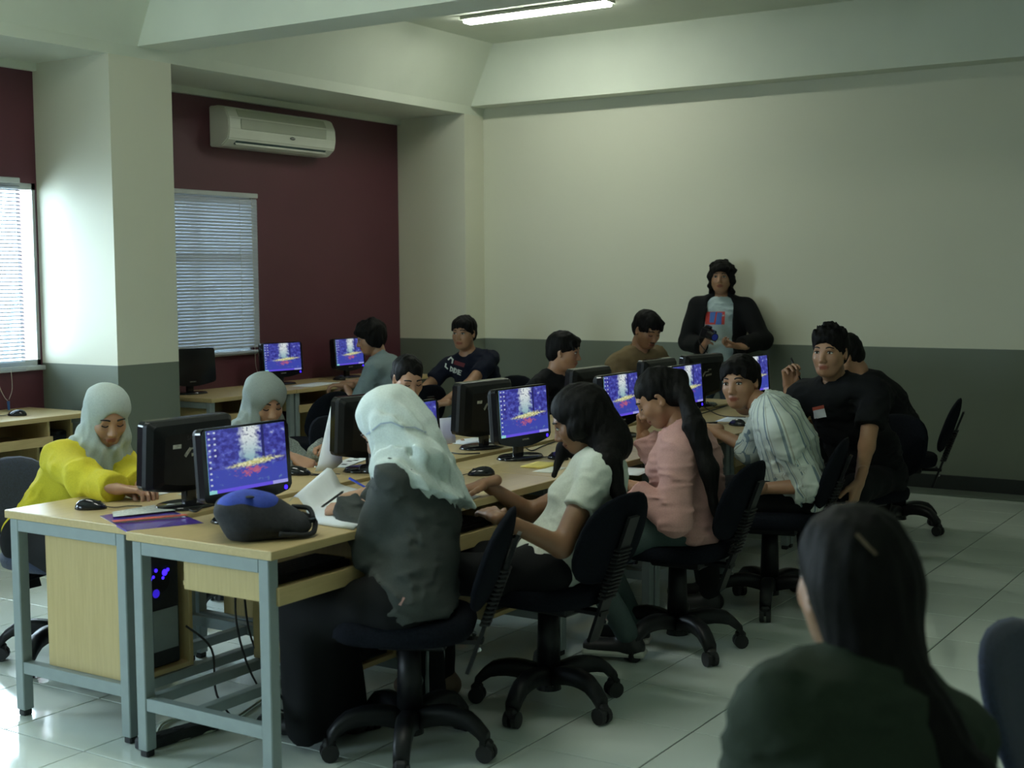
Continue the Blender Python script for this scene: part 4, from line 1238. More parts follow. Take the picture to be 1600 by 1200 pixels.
def person(label, hip, torso, head, hyaw, hpitch=0, hroll=0, fem=False, sc=1.0, skin='skin_mid', hair='short', hair_extra=None, eyes='open',
           syaw=None, shw=None, slump=.03, wl=None, wr=None, polel=None, poler=None, handl=None, handr=None, kneel=None, ankl=None, ankr=None,
           shirt=None, sleeve=1.9, shirt_e=.014, legs='trousers', leg_mat='black_cloth', shoe='shoe_black', scarf=None, collar=None, h=.010, seed=1,
           shirt_attr=None, jacket=None, bust=0.0, neck=None, arm=1.0, leg=1.0, crease=.009, neck_drop=.165, cuff=False, standing=False, body_h=.012, shoes=True, group='people working in the computer room'):
    hip = np.array(hip, float); hc = np.array(head, float)
    root = empty('person', (hip[0], hip[1], 0), label=label, cat='person', group=group)
    root.location = (0, 0, 0)
    R = axes(hyaw, hpitch, hroll)
    f = V3(math.cos(R_(torso)), math.sin(R_(torso)), 0); lat = V3(-f[1], f[0], 0)
    sy = torso if syaw is None else syaw
    sl = V3(-math.sin(R_(sy)), math.cos(R_(sy)), 0); sf = V3(math.cos(R_(sy)), math.sin(R_(sy)), 0)
    Rn = axes((hyaw + 2 * sy) / 3 if abs(hyaw - sy) < 180 else sy, hpitch * .45)
    N = hc + sc * (V3(-.045, 0, -neck_drop) @ Rn)
    if neck is not None: N = np.array(neck, float)
    hb = hc + sc * (V3(-.026, 0, -.055) @ R)
    hw = .088 * sc; shw = (.165 if fem else .185) * sc if shw is None else shw
    mid = (hip + N) / 2 - f * slump
    waist = .25 * hip * 2 * .5 + 0  # placeholder, set below
    bez = lambda t: (1 - t) ** 2 * hip + 2 * t * (1 - t) * (mid + (mid - (hip + N) / 2)) + t * t * N
    waist, chest, upper = bez(.32), bez(.66), bez(.88)
    spine = unit(N - chest)
    shc = N - spine * .045 * sc
    sl = unit(sl - (sl @ spine) * spine)
    SL, SR = shc + sl * shw - spine * .012, shc - sl * shw - spine * .012
    HL, HR = hip + lat * hw, hip - lat * hw
    la, lf = .275 * sc * arm, .245 * sc * arm; lt, lsn = .42 * sc * leg, .41 * sc * leg
    # default limbs
    if wl is None: wl = hip + f * .32 + lat * .12 + V3(0, 0, .09)
    if wr is None: wr = hip + f * .32 - lat * .12 + V3(0, 0, .09)
    wl, wr = np.array(wl, float), np.array(wr, float)
    EL = ik(SL, wl, la, lf, polel if polel is not None else (-f * .5 + lat * .6 - V3(0, 0, 1)))
    ER = ik(SR, wr, la, lf, poler if poler is not None else (-f * .5 - lat * .6 - V3(0, 0, 1)))
    if ankl is None: ankl = (hip + f * (.40 if not standing else .02) + lat * .11) * V3(1, 1, 0) + V3(0, 0, .085)
    if ankr is None: ankr = (hip + f * (.40 if not standing else .02) - lat * .11) * V3(1, 1, 0) + V3(0, 0, .085)
    ankl, ankr = np.array(ankl, float), np.array(ankr, float)
    if standing: lt = lsn = max(.41, (hip[2] - .085) / 2 * 1.01)
    KL = ik(HL, ankl, lt, lsn, f + V3(0, 0, .9) + lat * .12); KR = ik(HR, ankr, lt, lsn, f + V3(0, 0, .9) - lat * .12)
    def torso_p(e, lo_t=0.0):
        s_ = 1.36 if not fem else 1.30
        q = sc
        return [cone(hip + V3(0, 0, .015), waist, .100 * q + e, .092 * q + e, .05, lat, s_),
                cone(waist, chest, .090 * q + e, .098 * q + e, .05, lat if syaw is None else unit(lat + sl), s_),
                cone(chest, upper, .098 * q + e, .082 * q + e, .05, sl, s_),
                cone(SL * .86 + SR * .14, SR * .86 + SL * .14, .052 * q + e, None, .06),
                cone(upper, shc, .080 * q + e, .060 * q + e, .05, sl, 1.5)] + \
               ([ell(chest + sf * .075 + sl * s * .065 - spine * .005, axes(sy), (.055 + e, .06 + e, .06 + e), .05) for s in (-1, 1)] if bust else [])
    arms = lambda e: [cone(SL, EL, .047 * sc + e, .037 * sc + e, .03), cone(EL, wl, .037 * sc + e, .0235 * sc + e, .02),
                      cone(SR, ER, .047 * sc + e, .037 * sc + e, .03), cone(ER, wr, .037 * sc + e, .0235 * sc + e, .02)]
    legp = lambda e: [cone(HL, HR, .088 * sc + e, None, .04), cone(HL, KL, .078 * sc + e, .054 * sc + e, .04), cone(KL, ankl, .053 * sc + e, .036 * sc + e, .03),
                      cone(HR, KR, .078 * sc + e, .054 * sc + e, .04), cone(KR, ankr, .053 * sc + e, .036 * sc + e, .03)]
    # ---- body
    v, q = polygonize(torso_p(0) + arms(0) + legp(0) + [cone(N - spine * .03, hb, .052 * sc if not fem else .046 * sc, None, .04)], body_h)
    VV, QQ, TT = [v], [q], [np.zeros(len(v))]; off = len(v)
    hv, hq, ht = head_mesh(fem)
    VV.append(hc + sc * (hv @ R)); QQ.append(hq + off); TT.append(ht); off += len(hv)
    hs = sc * (.93 if fem else 1.02)
    for side, w, E, hd in ((1, wl, EL, handl), (-1, wr, ER, handr)):
        pose, fd, pn = hd if hd is not None else ('relax', None, None)
        fa = unit(w - E)
        fd = fa if fd is None else unit(fd)
        pn = V3(0, 0, -1) if pn is None else unit(pn)
        zl = unit(-(pn - (pn @ fd) * fd)); yl = np.cross(zl, fd)
        M = np.array([fd, yl, zl])
        mv, mq = hand_mesh(pose)
        mv = mv.copy(); mqq = mq
        if side == 1: mv[:, 1] *= -1; mqq = mq[:, ::-1]
        VV.append(w + hs * (mv @ M)); QQ.append(mqq + off); TT.append(np.zeros(len(mv))); off += len(mv)
    body = np_obj('body', np.concatenate(VV), np.concatenate(QQ), skin, root, np.concatenate(TT))
    # ---- eyes and brows
    HW = lambda x, y, z: hc + sc * (V3(x, y, z) @ R)
    Rm = Matrix([list(R[0]), list(R[1]), list(R[2])]).transposed()
    if not (scarf and eyes == 'none') and eyes != 'none':
        for s in (-1, 1):
            b = BM()
            if eyes == 'open':
                ball(b, HW(.0785, s * .031, .003), (.008 * sc, .0135 * sc, .0052 * sc), 12, 8, rot=Rm); e = obj('eye', b, 'eye_white', body, True)
                b = BM(); ball(b, HW(.0835, s * .031, .003), (.0042 * sc, .0058 * sc, .0052 * sc), 10, 8, rot=Rm); obj('iris', b, 'iris', body, True)
                b = BM(); tube(b, [HW(.083, s * .018, .0065), HW(.086, s * .029, .0105), HW(.079, s * .045, .006)], .0020 * sc, 5); obj('eyelid', b, 'brow', body, True)
            else:
                tube(b, [HW(.082, s * .018, .000), HW(.086, s * .030, -.003), HW(.078, s * .044, .000)], .0022 * sc, 5); obj('eyelid', b, 'brow', body, True)
            b = BM(); tube(b, [HW(.0865, s * .014, .0245), HW(.087, s * .030, .0295), HW(.075, s * .049, .0245)], (.0042 * sc, .0026 * sc), 5); obj('eyebrow', b, 'brow', body, True)
    # ---- hair
    if hair != 'none':
        hp = hair_prims(hair, hc, R, sc)
        if hair_extra is not None: hp = hp + hair_extra(HW, R, N, shc, sf, sl)
        amp = {'mop': .006, 'shag': .0065, 'spiky': .002, 'long': .0012}.get(hair, .0022)
        w1, w2 = waves(seed, 70 if hair != 'long' else 22, amp), waves(seed + 9, 210, .0016, (1, 1, .22))
        v, q = polygonize(hp, .0055, lambda x, y, z: w1(x, y, z) + w2(x, y, z))
        np_obj('hair', v, q, 'hair_black', root)
    # ---- clothing
    def sleeves(e, t, flare=0):
        P = []
        for S, E, W in ((SL, EL, wl), (SR, ER, wr)):
            if t <= 1:
                Wp = S + (E - S) * t; d = unit(E - S)
                P.append(cone(S, Wp + d * .02, .050 * sc + e, .046 * sc + e + flare, .035, cuts=[(Wp, d)]))
            else:
                P.append(cone(S, E, .049 * sc + e, .041 * sc + e, .035))
                Wp = E + (W - E) * (t - 1); d = unit(W - E)
                P.append(cone(E, Wp + d * .02, .041 * sc + e, .032 * sc + e + flare, .025, cuts=[(Wp, d)]))
                if cuff: P.append(cone(Wp - d * .035, Wp + d * .015, .036 * sc + e + .004, None, .008, cuts=[(Wp, d)]))
        return P
    if shirt:
        e = shirt_e
        P = torso_p(e) + sleeves(e, sleeve)
        P.append(cone(hip - f * .015 + V3(0, 0, .01), waist, (.112 if legs != 'skirt' else .126) * sc + e, .098 * sc + e, .05, lat, 1.36, cuts=[(hip - V3(0, 0, .035), V3(0, 0, -1))]))
        if collar:
            P.append(cone(N - spine * .02, N + unit(hb - N) * .045, .066 * sc, .060 * sc, .015, cuts=[(N + unit(hb - N) * .035, unit(hb - N + sf * .05))]))
            P.append(cone(N, N + unit(hb - N) * .10, .052 * sc, None, .006, sub=True))
        w1, w2 = waves(seed, 26, .0050), ridges(seed + 3, 46, crease, (1, 1, 1.8))
        v, q = polygonize(P, h, lambda x, y, z: w1(x, y, z) + w2(x, y, z))
        at = None
        if shirt_attr == 'stripe':
            # lateral coordinate: around the torso, or along each sleeve's width
            tt = np.clip((v - hip) @ unit(N - hip), 0, 1)[:, None]
            rel = v - (hip + tt * unit(N - hip)); ta = np.arctan2(rel @ unit(lat + sl), rel @ sf) * .13
            def seg(a, b):
                ab = b - a; t = np.clip((v - a) @ ab / (ab @ ab), 0, 1); return np.linalg.norm(v - a - t[:, None] * ab, axis=1)
            for S, E, W in ((SL, EL, wl), (SR, ER, wr)):
                dm = np.minimum(seg(S + (E - S) * .25, E), seg(E, W)); near = dm < .068
                ad = unit(E - S); n2 = unit(np.cross(ad, sf)); n3 = np.cross(ad, n2)
                ta = np.where(near, np.arctan2((v - S) @ n2, (v - S) @ n3) * .055, ta)
            at = ta + 5
        o = np_obj('shirt', v, q, shirt, root, at)
    if jacket:
        jm, je, open_w, jl = jacket
        P = torso_p(je) + sleeves(je, 1.93)
        P.append(cone(hip + V3(0, 0, -jl), waist, .118 * sc + je, .105 * sc + je, .05, lat, 1.34, cuts=[(hip - V3(0, 0, jl + .02), V3(0, 0, -1))]))
        P.append(cone(N - spine * .03, N + unit(hb - N) * .03, .076 * sc, .070 * sc, .02))
        a0, b0 = N + sf * .02 + V3(0, 0, .12), hip + sf * .04 - V3(0, 0, .25)
        P.append(('c', a0 + sf * .06, b0 + sf * .10, open_w * .36, open_w * .5, .006, sl, 2.0, (), True))
        P.append(cone(N - spine * .02, hb, .058 * sc, None, .006, sub=True))
        w1 = waves(seed + 5, 24, .0045)
        v, q = polygonize(P, h, w1)
        np_obj('jacket', v, q, jm, root)
    if legs == 'trousers':
        w1 = waves(seed + 7, 30, .004)
        v, q = polygonize(legp(.012), .013, w1); np_obj('trousers', v, q, leg_mat, root)
    elif legs == 'skirt':
        KM, AM = (KL + KR) / 2, (ankl + ankr) / 2
        P = legp(.02) + [cone(hip, KM, .11, .085, .06, lat, 1.5), cone(KM - f * .02, AM + V3(0, 0, -.045), .095, .12, .06, lat, 1.55, cuts=[(V3(0, 0, .035), V3(0, 0, -1))])]
        w1 = waves(seed + 7, 22, .008, (1, 1, .3))
        v, q = polygonize(P, .013, w1); np_obj('skirt', v, q, leg_mat, root)
    if shoes:
        for s, A, K in ((1, ankl, KL), (-1, ankr, KR)):
            fd = unit((A - K) * V3(1, 1, 0) * .3 + f) * V3(1, 1, 0); fd = unit(fd)
            heel, toe = A + V3(0, 0, -.047) - fd * .03, A + V3(0, 0, -.052) + fd * .15
            v, q = polygonize([cone(heel, toe, .038, .034, .03, unit(np.cross(fd, V3(0, 0, 1))), 1.15), cone(A, heel + fd * .02, .040, .038, .03)], .009)
            v[:, 2] = np.maximum(v[:, 2], A[2] - .083)
            so = np_obj('shoe', v, q, shoe, root)
    J = dict(N=N, SL=SL, SR=SR, EL=EL, ER=ER, wl=wl, wr=wr, R=R, hc=hc, f=f, lat=lat, sl=sl, sf=sf, chest=chest, hip=hip, spine=spine, root=root, body=body, HW=HW, KL=KL, KR=KR, hb=hb, shc=shc, upper=upper, waist=waist)
    if scarf: make_scarf(J, sc, seed, **scarf)
    return J

def make_scarf(J, sc, seed, m, fold=.0028, drape=.16, back=.10, flare=0.0, hb_=.007, tail=None):
    hc, R, N, sl, sf, spine = J['hc'], J['R'], J['N'], J['sl'], J['sf'], J['spine']
    HW = J['HW']
    E = lambda x, y, z, r, k=.03, sub=False: ell(HW(x, y, z), R, np.array(r) * sc, k, sub=sub)
    dn = -spine
    P = [E(-.016, 0, .038, (.110, .091, .094)), E(-.045, 0, -.03, (.085, .084, .09)), E(.02, 0, -.075, (.080, .076, .060), .04),
         cone(HW(-.01, 0, -.10), N + dn * .02 + sf * .015, .080, .100, .05, sl, 1.15),
         cone(N + dn * .01, J['shc'] + dn * drape * .55 + sf * .035, .088, .085, .05, sl, 1.65),
         cone(J['shc'] + sf * .055 + dn * .02, J['shc'] + sf * (.085) + dn * drape, .07, .055, .05, sl, 1.5),
         cone(J['shc'] - sf * .035, J['shc'] - sf * .05 + dn * back, .075, .060, .05, sl, 2.0)]
    if tail: P += tail(J)
    P += [E(.104, 0, -.022, (.062, .052, .078), .010, True), E(.075, 0, -.03, (.03, .050, .068), .010, True)]
    rng_ = np.random.RandomState(seed)
    w0, w1 = waves(seed, 24, .0035), waves(seed + 2, 60, .0018)
    def disp(x, y, z):
        # folds that run down and round the neck
        p = np.stack([x, y, z], 1) - hc
        a = np.arctan2(p @ R[1], p @ R[0]); u = p @ R[2]
        below = np.clip((-.03 - u) / .08, 0, 1)
        return w0(x, y, z) + w1(x, y, z) + fold * np.sin(6.28 * (p @ R[1]) / .034 + 2.2 * np.sin(14 * u) + 1.2 * np.sin(5 * a)) * np.clip((.10 - u) / .10, 0, 1) * (np.cos(a) < .5) + below * (.006 * np.sin(7 * a + 38 * u + 1.5 * np.sin(3 * a)) + .003 * np.sin(15 * a - 30 * u))
    v, q = polygonize(P, hb_, disp)
    np_obj('headscarf', v, q, m, J['root'])
    # inner hem line round the face
    t = BM(); pts = []
    for k in range(17):
        a = 2 * math.pi * k / 16
        pts.append(HW(.070 + .016 * math.sin(a), .056 * math.cos(a), -.022 + .078 * math.sin(a)))
# ------------------------------------------------------------------ the people in the room
DN = V3(0, 0, -1)
# woman in yellow
J1 = person('woman in a yellow knit shirt and pale grey headscarf at the near left desk', (-4.42, 3.47, .50), -8, at_x(167, 650, -4.17), -24, 24, fem=True, sc=.97, skin='skin_light', hair='none', eyes='down',
       wr=at_z(182, 764, .775), wl=at_z(222, 757, .775), poler=V3(-.55, -.55, -.6), handr=('relax', V3(.75, .7, -.1), DN), handl=('relax', V3(.8, -.4, -.1), DN),
       shirt='yellow_knit', sleeve=1.97, crease=.008, shirt_e=.024, legs='skirt', seed=11, scarf=dict(m='scarf_pale', drape=.17, back=.13), bust=1, h=.009)
# woman in grey scarf
J2 = person('woman in a grey headscarf and grey patterned blouse reading at the left row', (-4.42, 4.36, .50), 0, at_x(414, 628, -4.13), -22, 20, fem=True, sc=.97, skin='skin_light', hair='none', eyes='down',
       wr=at_x(458, 716, -3.84), wl=at_x(505, 702, -3.84), poler=V3(-.4, -.6, -.6), handr=('hold', V3(.8, .25, -.35), V3(.1, .5, -.8)), handl=('hold', V3(.7, -.5, .1), V3(.2, -.6, -.6)),
       shirt='batik_grey', sleeve=1.97, shirt_e=.020, legs='skirt', seed=12, scarf=dict(m='scarf_grey', drape=.15, back=.13), bust=1, h=.009)
# woman in white scarf
def tail3(J):
    HW = J['HW']
    Q = at_x(674, 720, -2.49); Q2 = at_x(628, 730, -2.65)
    return [cone(HW(-.055, 0, .035), Q, .066, .050, .06, J['sl'], 1.45), cone(HW(-.03, .0, -.06), Q2, .085, .06, .06, J['sl'], 1.5),
            cone(J['SL'] * .75 + J['N'] * .25 + V3(0, 0, .016), J['N'], .068, .066, .05), cone(J['SR'] * .75 + J['N'] * .25 + V3(0, 0, .016), J['N'], .068, .066, .05),
            cone(J['shc'] - J['sf'] * .012, J['chest'] - J['sf'] * .03, .120, .142, .05, J['sl'], 1.42, cuts=[(J['shc'] - J['spine'] * .030, unit(-J['spine'] + J['sf'] * .35))])]
J3 = person('woman in a white headscarf and charcoal cardigan seen from behind at the near desk', (-2.55, 3.34, .51), 196, at_x(608, 668, -2.69), 198, 34, fem=True, sc=.96, skin='skin_light', hair='none', eyes='down',
       wl=at_z(545, 792, .77), wr=at_z(572, 770, .775), polel=V3(.65, -.45, -.8), handl=('pen', V3(-.75, -.1, -.15), V3(.1, .4, -.9)), handr=('pen', V3(-.8, -.3, -.15), DN),
       shirt='charcoal_knit', sleeve=2.02, crease=.010, shirt_e=.020, legs='skirt', seed=13, scarf=dict(m='scarf_white', fold=.0055, drape=.14, back=.10, tail=tail3), bust=1, h=.008,
       leg=.93, ankl=at_z(478, 1112, .085), ankr=at_z(545, 1105, .085))
# man in grey-blue shirt by the wall
J4 = person('man with bushy black hair in a grey shirt at the wall desk', (-5.78, 7.46, .50), 196, at_x(579, 528, -5.93), 222, 14, sc=.98, skin='skin_mid', hair='mop', eyes='open',
       wl=at_z(540, 602, .775), wr=at_z(560, 597, .77), polel=V3(.5, -.5, -.8), handl=('relax', V3(-.9, -.4, 0), DN), handr=('flat', V3(-1, 0, 0), DN),
       shirt='grey_shirt', sleeve=.85, collar=True, legs='trousers', leg_mat='jeans', seed=14)
# bareheaded woman with tied hair
J5 = person('bareheaded woman with tied black hair and pale blue top reading a sheet', (-4.34, 5.42, .50), -8, at_x(637, 591, -4.10), -32, 22, fem=True, sc=.98, skin='skin_light', hair='tied', eyes='down',
       wl=at_x(708, 700, -3.80), wr=at_x(672, 705, -3.80), handl=('hold', V3(.9, -.2, .2), V3(0, -.9, -.2)), handr=('hold', V3(.9, .2, .1), V3(0, .9, -.2)),
       shirt='blue_top', seed=15, bust=1, hair_extra=lambda HW, R, N, shc, sf, sl: [ell(HW(-.115, 0, -.03), R, (.035, .035, .04), .02)])
# man in navy T-shirt
J6 = person('man in a navy printed T-shirt sitting turned towards the camera by the far corner', (-5.36, 8.06, .50), 282, at_x(725, 520, -5.40), 278, 4, sc=1.0, skin='skin_mid', hair='short', eyes='open',
       wr=at_x(666, 622, -5.50), wl=at_x(690, 630, -5.32), poler=V3(-.9, .1, -.4), handr=('relax', V3(.3, -.6, -.5), DN), handl=('relax', V3(-.8, -.2, -.1), DN),
       shirt='navy_tee', sleeve=.60, shirt_e=.013, shw=.172, leg_mat='jeans_pale', seed=16)
# long haired woman in white
def hair7(HW, R, N, shc, sf, sl):
    P = [cone(HW(-.035, s * .052, .03), HW(-.04, s * .052, -.12), .040, .034, .04) for s in (-1, 1)]
    P += [cone(HW(-.06, 0, .01), HW(-.075, 0, -.14), .062, .060, .05, sl, 1.2)]
    P += [cone(HW(-.075, 0, -.10), at_x(948, 728, -2.21), .056, .046, .05, sl, 1.3), cone(at_x(948, 728, -2.21), at_x(978, 800, -2.12), .044, .016, .04, sl, 1.25)]
    P += [cone(HW(.02, .066, -.02), at_x(880, 700, -2.44), .022, .022, .03), cone(at_x(880, 700, -2.44), at_x(866, 742, -2.44), .022, .010, .03),
          cone(HW(.0, .068, -.02), at_x(900, 710, -2.40), .030, .026, .03)]
    return P
J7 = person('woman with long straight black hair in a white T-shirt', (-2.42, 3.98, .51), 205, at_x(905, 655, -2.37), 208, 26, fem=True, sc=1.0, skin='skin_dark', hair='long', hair_extra=hair7, eyes='open',
       arm=1.08, wl=at_z(772, 806, .745), wr=at_z(757, 756, .775), polel=V3(.10, -.35, -1.0), poler=V3(.2, .8, -.5), handl=('flat', at_z(726, 775, .752) - at_z(772, 806, .745), V3(.1, .1, -.9)), handr=('flat', at_z(704, 772, .745) - at_z(757, 756, .775), DN),
       shirt='white_tee', crease=.0065, sleeve=.52, shirt_e=.012, leg_mat='black_cloth', shoe='sandal', seed=17, bust=1, h=.008, body_h=.009)
# woman in pink
def hair8(HW, R, N, shc, sf, sl):
    a, b, c, d = HW(-.112, 0, .015), at_x(1085, 665, -2.22), at_x(1108, 735, -2.15), at_x(1117, 805, -2.12)
    return [cone(HW(-.09, 0, .01), a, .05, .032, .03), cone(a, b, .030, .040, .03), cone(b, c, .040, .034, .03), cone(c, d, .034, .012, .03)]
J8 = person('woman with a black ponytail in a pink shirt bending over her desk', (-2.33, 4.90, .51), 198, at_x(1029, 621, -2.43), 206, 34, fem=True, sc=1.0, skin='skin_mid', hair='tied', hair_extra=hair8, eyes='down',
       wl=at_x(984, 758, -2.46), wr=at_x(1003, 672, -2.66), polel=V3(.6, -.35, -1.0), poler=V3(-.3, .5, -1), handl=('relax', V3(-.9, -.1, .1), DN), handr=('grip', V3(.2, -.25, .9), V3(.9, -.3, 0)),
       shirt='pink_shirt', crease=.011, sleeve=1.85, collar=True, shirt_e=.022, leg_mat='jeans_green', seed=18, bust=1, h=.008, ankl=(-2.46, 4.66, .10), ankr=(-2.56, 4.9, .085))
# man in black, parted hair
J9 = person('man with parted black hair in a black shirt at the left row', (-4.34, 7.02, .50), 0, at_x(881, 549, -4.14), 18, 8, sc=1.0, skin='skin_mid', hair='part', eyes='open',
       shirt='black_cloth', sleeve=.8, seed=19, wl=(-3.92, 7.15, .78), wr=(-3.92, 6.82, .78), handl=('flat', V3(1, 0, 0), DN), handr=('flat', V3(1, 0, 0), DN))
# man in tan jacket
J10 = person('man in a tan collared jacket looking down, beneath the standing photographer', (-4.20, 7.98, .50), -15, at_x(1011, 515, -4.02), -24, 26, sc=1.03, skin='skin_mid', hair='part', eyes='down',
       shirt='tan_jacket', collar=True, sleeve=1.9, shirt_e=.022, seed=20, wl=(-3.80, 8.05, .78), wr=(-3.80, 7.75, .78), handl=('flat', V3(1, 0, 0), DN), handr=('flat', V3(1, 0, 0), DN))
# standing photographer
def hair11(HW, R, N, shc, sf, sl):
    P = []
    for s in (-1, 1):
        P += [cone(HW(.0, s * .078, -.02), HW(-.01, s * .082, -.10), .024, .018, .02), cone(HW(-.04, s * .06, -.06), HW(-.03, s * .085, -.145), .024, .010, .02), cone(HW(.02, s * .078, .0), HW(.018, s * .082, -.075), .016, .008, .02)]
    return P + [cone(HW(-.07, 0, -.03), HW(-.06, 0, -.14), .05, .03, .03, R[1], 1.4)]
hip11 = at_y(1124, 588, 9.30)
J11 = person('man standing against the back wall in a black jacket, holding a camera', hip11, 282, at_y(1127, 434, 9.26), 286, -2, sc=1.0, skin='skin_mid', hair='shag', hair_extra=hair11, eyes='open', standing=True,
       wr=at_y(1099, 542, 9.06), wl=at_y(1156, 541, 9.06), poler=V3(-.8, .2, -.9), polel=V3(.8, .2, -.9), handr=('hold', V3(.55, -.45, .55), V3(.75, .1, .2)), handl=('hold', V3(-.85, -.35, .1), V3(.1, -.2, .95)),
       shirt='tee_blue', sleeve=.6, leg_mat='jeans', jacket=('black_cloth', .030, .13, .03), seed=21, slump=0.0, h=.009, shoe='shoe_black')
# man in stripes
J12 = person('man in a striped white shirt leaning on the desk and looking at the camera', at_z(1243, 775, .51), 208, at_x(1157, 597, -2.46), 268, 4, 4, sc=1.03, skin='skin_mid', hair='short', eyes='open', syaw=205,
       neck=at_x(1203, 636, -2.30), wr=at_z(1108, 669, .775), wl=at_x(1176, 764, -2.32), polel=V3(.85, .3, -.45), poler=V3(.2, .3, -1), handr=('flat', V3(-.95, -.1, 0), DN), handl=('relax', V3(-.8, .1, -.2), DN),
       shirt='stripe_shirt', shirt_attr='stripe', crease=.009, sleeve=1.22, cuff=True, collar=True, shirt_e=.022, seed=22, h=.009, neck_drop=.155)
# man with pen
J13 = person('man in a black shirt with a name badge, holding up a pen', (-2.12, 6.62, .52), 262, at_x(1297, 550, -2.20), 268, 2, sc=1.03, skin='skin_mid', hair='spiky', eyes='open', syaw=268,
       wr=at_x(1232, 604, -2.60), wl=at_x(1343, 752, -1.95), poler=V3(.0, -.2, -1), polel=V3(-.2, .9, .1), handr=('pen', V3(.05, -.1, 1), V3(.75, -.6, 0)), handl=('relax', V3(-.25, -.2, -1), V3(-.9, .1, .2)),
       shirt='black_cloth', sleeve=.62, collar=True, shirt_e=.022, seed=23)
# man bending behind
J14 = person('man in black bending forward, half hidden behind the man with the pen', (-2.36, 7.80, .51), 205, at_x(1320, 556, -2.56), 205, 30, sc=1.03, skin='skin_mid', hair='short', eyes='down',
       shirt='black_cloth', sleeve=.9, shirt_e=.025, seed=24, slump=.08, wl=(-2.75, 7.45, .70), wr=(-2.85, 7.70, .76))
# foreground person
def hair15(HW, R, N, shc, sf, sl):
    a, b, c, d = HW(-.060, -.005, -.10), HW(-.115, -.030, -.20), HW(-.180, -.075, -.31), HW(-.235, -.125, -.44)
    return [cone(HW(-.04, s * .040, .0), HW(-.055, s * .026, -.12), .044, .034, .04) for s in (-1, 1)] + \
           [cone(HW(-.05, 0, -.02), a, .064, .050, .05), cone(a, b, .050, .046, .05), cone(b, c, .046, .048, .05), cone(c, d, .048, .022, .05)]
hc15 = np.array([0, 0, CAM_H]) + ray(1330, 908) * 2.08
J15 = person('person with long black hair and dark green top in the foreground, seen from behind', (-.66, 1.84, .51), 146, hc15, 141, 6, fem=True, sc=.98, skin='skin_mid', hair='long', hair_extra=hair15, eyes='open',
       shirt='green_top', shirt_e=.018, sleeve=1.8, seed=25, shw=.150, neck_drop=.150, wl=(-.90, 2.06, .60), wr=(-.80, 2.16, .60))
# ------------------------------------------------------------------ the bag on the nearest desk
bag = empty('shoulder_bag', (0, 0, 0), label='black shoulder bag with bright blue top panel on the nearest desk', cat='bag')
_bz = DZ + .0012
_ax = unit(V3(.11, .20, 0)); _pp = V3(-_ax[1], _ax[0], 0)
A_, B_ = V3(-2.90, 2.975, _bz + .050), V3(-2.825, 3.085, _bz + .042)
_cut = [(V3(0, 0, _bz), V3(0, 0, -1))]
P = [cone(A_, B_, .062, .050, .03, _pp, 1.55, cuts=_cut), ell(A_ + V3(-.005, .035, .035), np.array([_ax, _pp, [0, 0, 1]]), (.115, .095, .058), .04),
     ell(B_ + _ax * .02 + V3(0, 0, -.01), np.array([_ax, _pp, [0, 0, 1]]), (.06, .075, .042), .03, cuts=_cut)]
wv = waves(41, 30, .004); wv2 = waves(44, 80, .002)
v, q = polygonize(P, .007, lambda x, y, z: wv(x, y, z) + wv2(x, y, z)); v[:, 2] = np.maximum(v[:, 2], _bz)
np_obj('body', v, q, 'bag_black', bag)
_n = unit(V3(.25, -.42, .85)); _t = unit(np.cross(_n, V3(0, 0, 1))); _b = np.cross(_n, _t)
P = [ell(A_ + V3(0.004, .022, .052), np.array([_ax, _pp, [0, 0, 1]]), (.094, .075, .048), .02)]
v, q = polygonize(P, .006, waves(43, 40, .003)); np_obj('blue_panel', v, q, 'bag_blue', bag)
b = BM(); tube(b, [B_ + _ax * .05 + V3(0, 0, .02), B_ + _ax * .085 + _pp * -.02 + V3(0, 0, .0), B_ + _ax * .06 - _pp * .07 + V3(0, 0, -.030), B_ - _pp * .085 + V3(0, 0, -.028), B_ - _ax * .05 - _pp * .088 + V3(0, 0, -.02)], .009, 7); obj('strap', b, 'bag_black', bag, True)
b = BM(); tube(b, [B_ + _ax * .03 + _pp * .03 + V3(0, 0, .04), B_ + _ax * .075 + V3(0, 0, .035), B_ + _ax * .075 - _pp * .04 + V3(0, 0, .01)], .008, 7); obj('strap', b, 'bag_black', bag, True)
obj('buckle', box(BM(), B_ + _ax * .065 - _pp * .045 + V3(0, 0, .006), (.02, .032, .016), .004), 'gloss_black', bag)
b = BM(); ball(b, A_ + V3(.052, -.022, .086), (.016, .012, .004)); obj('badge', b, 'bag_black', bag)

# ------------------------------------------------------------------ things held or worn
def pen(label, a, b, m):
    e = empty('pen', (0, 0, 0), label=label, cat='pen', group='pens')
    a, b = np.array(a), np.array(b); d = unit(b - a)
    t = BM(); cyl(t, a, b, .0042, n=8); obj('barrel', t, m, e, True)
    t = BM(); cyl(t, b, b + d * .010, .0040, .0008, n=8); obj('tip', t, 'chrome', e)
    t = BM(); cyl(t, a + V3(.0045, 0, .003), a + d * .035 + V3(.0045, 0, .003), .0013, n=5); obj('clip', t, m, e)
def tip(J, w, E, x, y, z, side, fd, pn, sc=1.0):
    zl = unit(-(pn - (pn @ fd) * fd)); yl = np.cross(zl, fd)
    return w + sc * (x * fd + side * y * yl + z * zl)
c_ = tip(J13, J13['wr'], J13['ER'], .085, .022, -.038, 1, unit(V3(.05, -.1, 1)), unit(V3(.75, -.6, 0)), 1.04)
pen('dark pen held up by the man in the black shirt', c_ + .075 * unit(-C_R * .45 + C_U), c_ - .075 * unit(-C_R * .45 + C_U), 'pen_black')
p0, p1 = at_z(545, 747, .80), at_z(572, 762, .765)
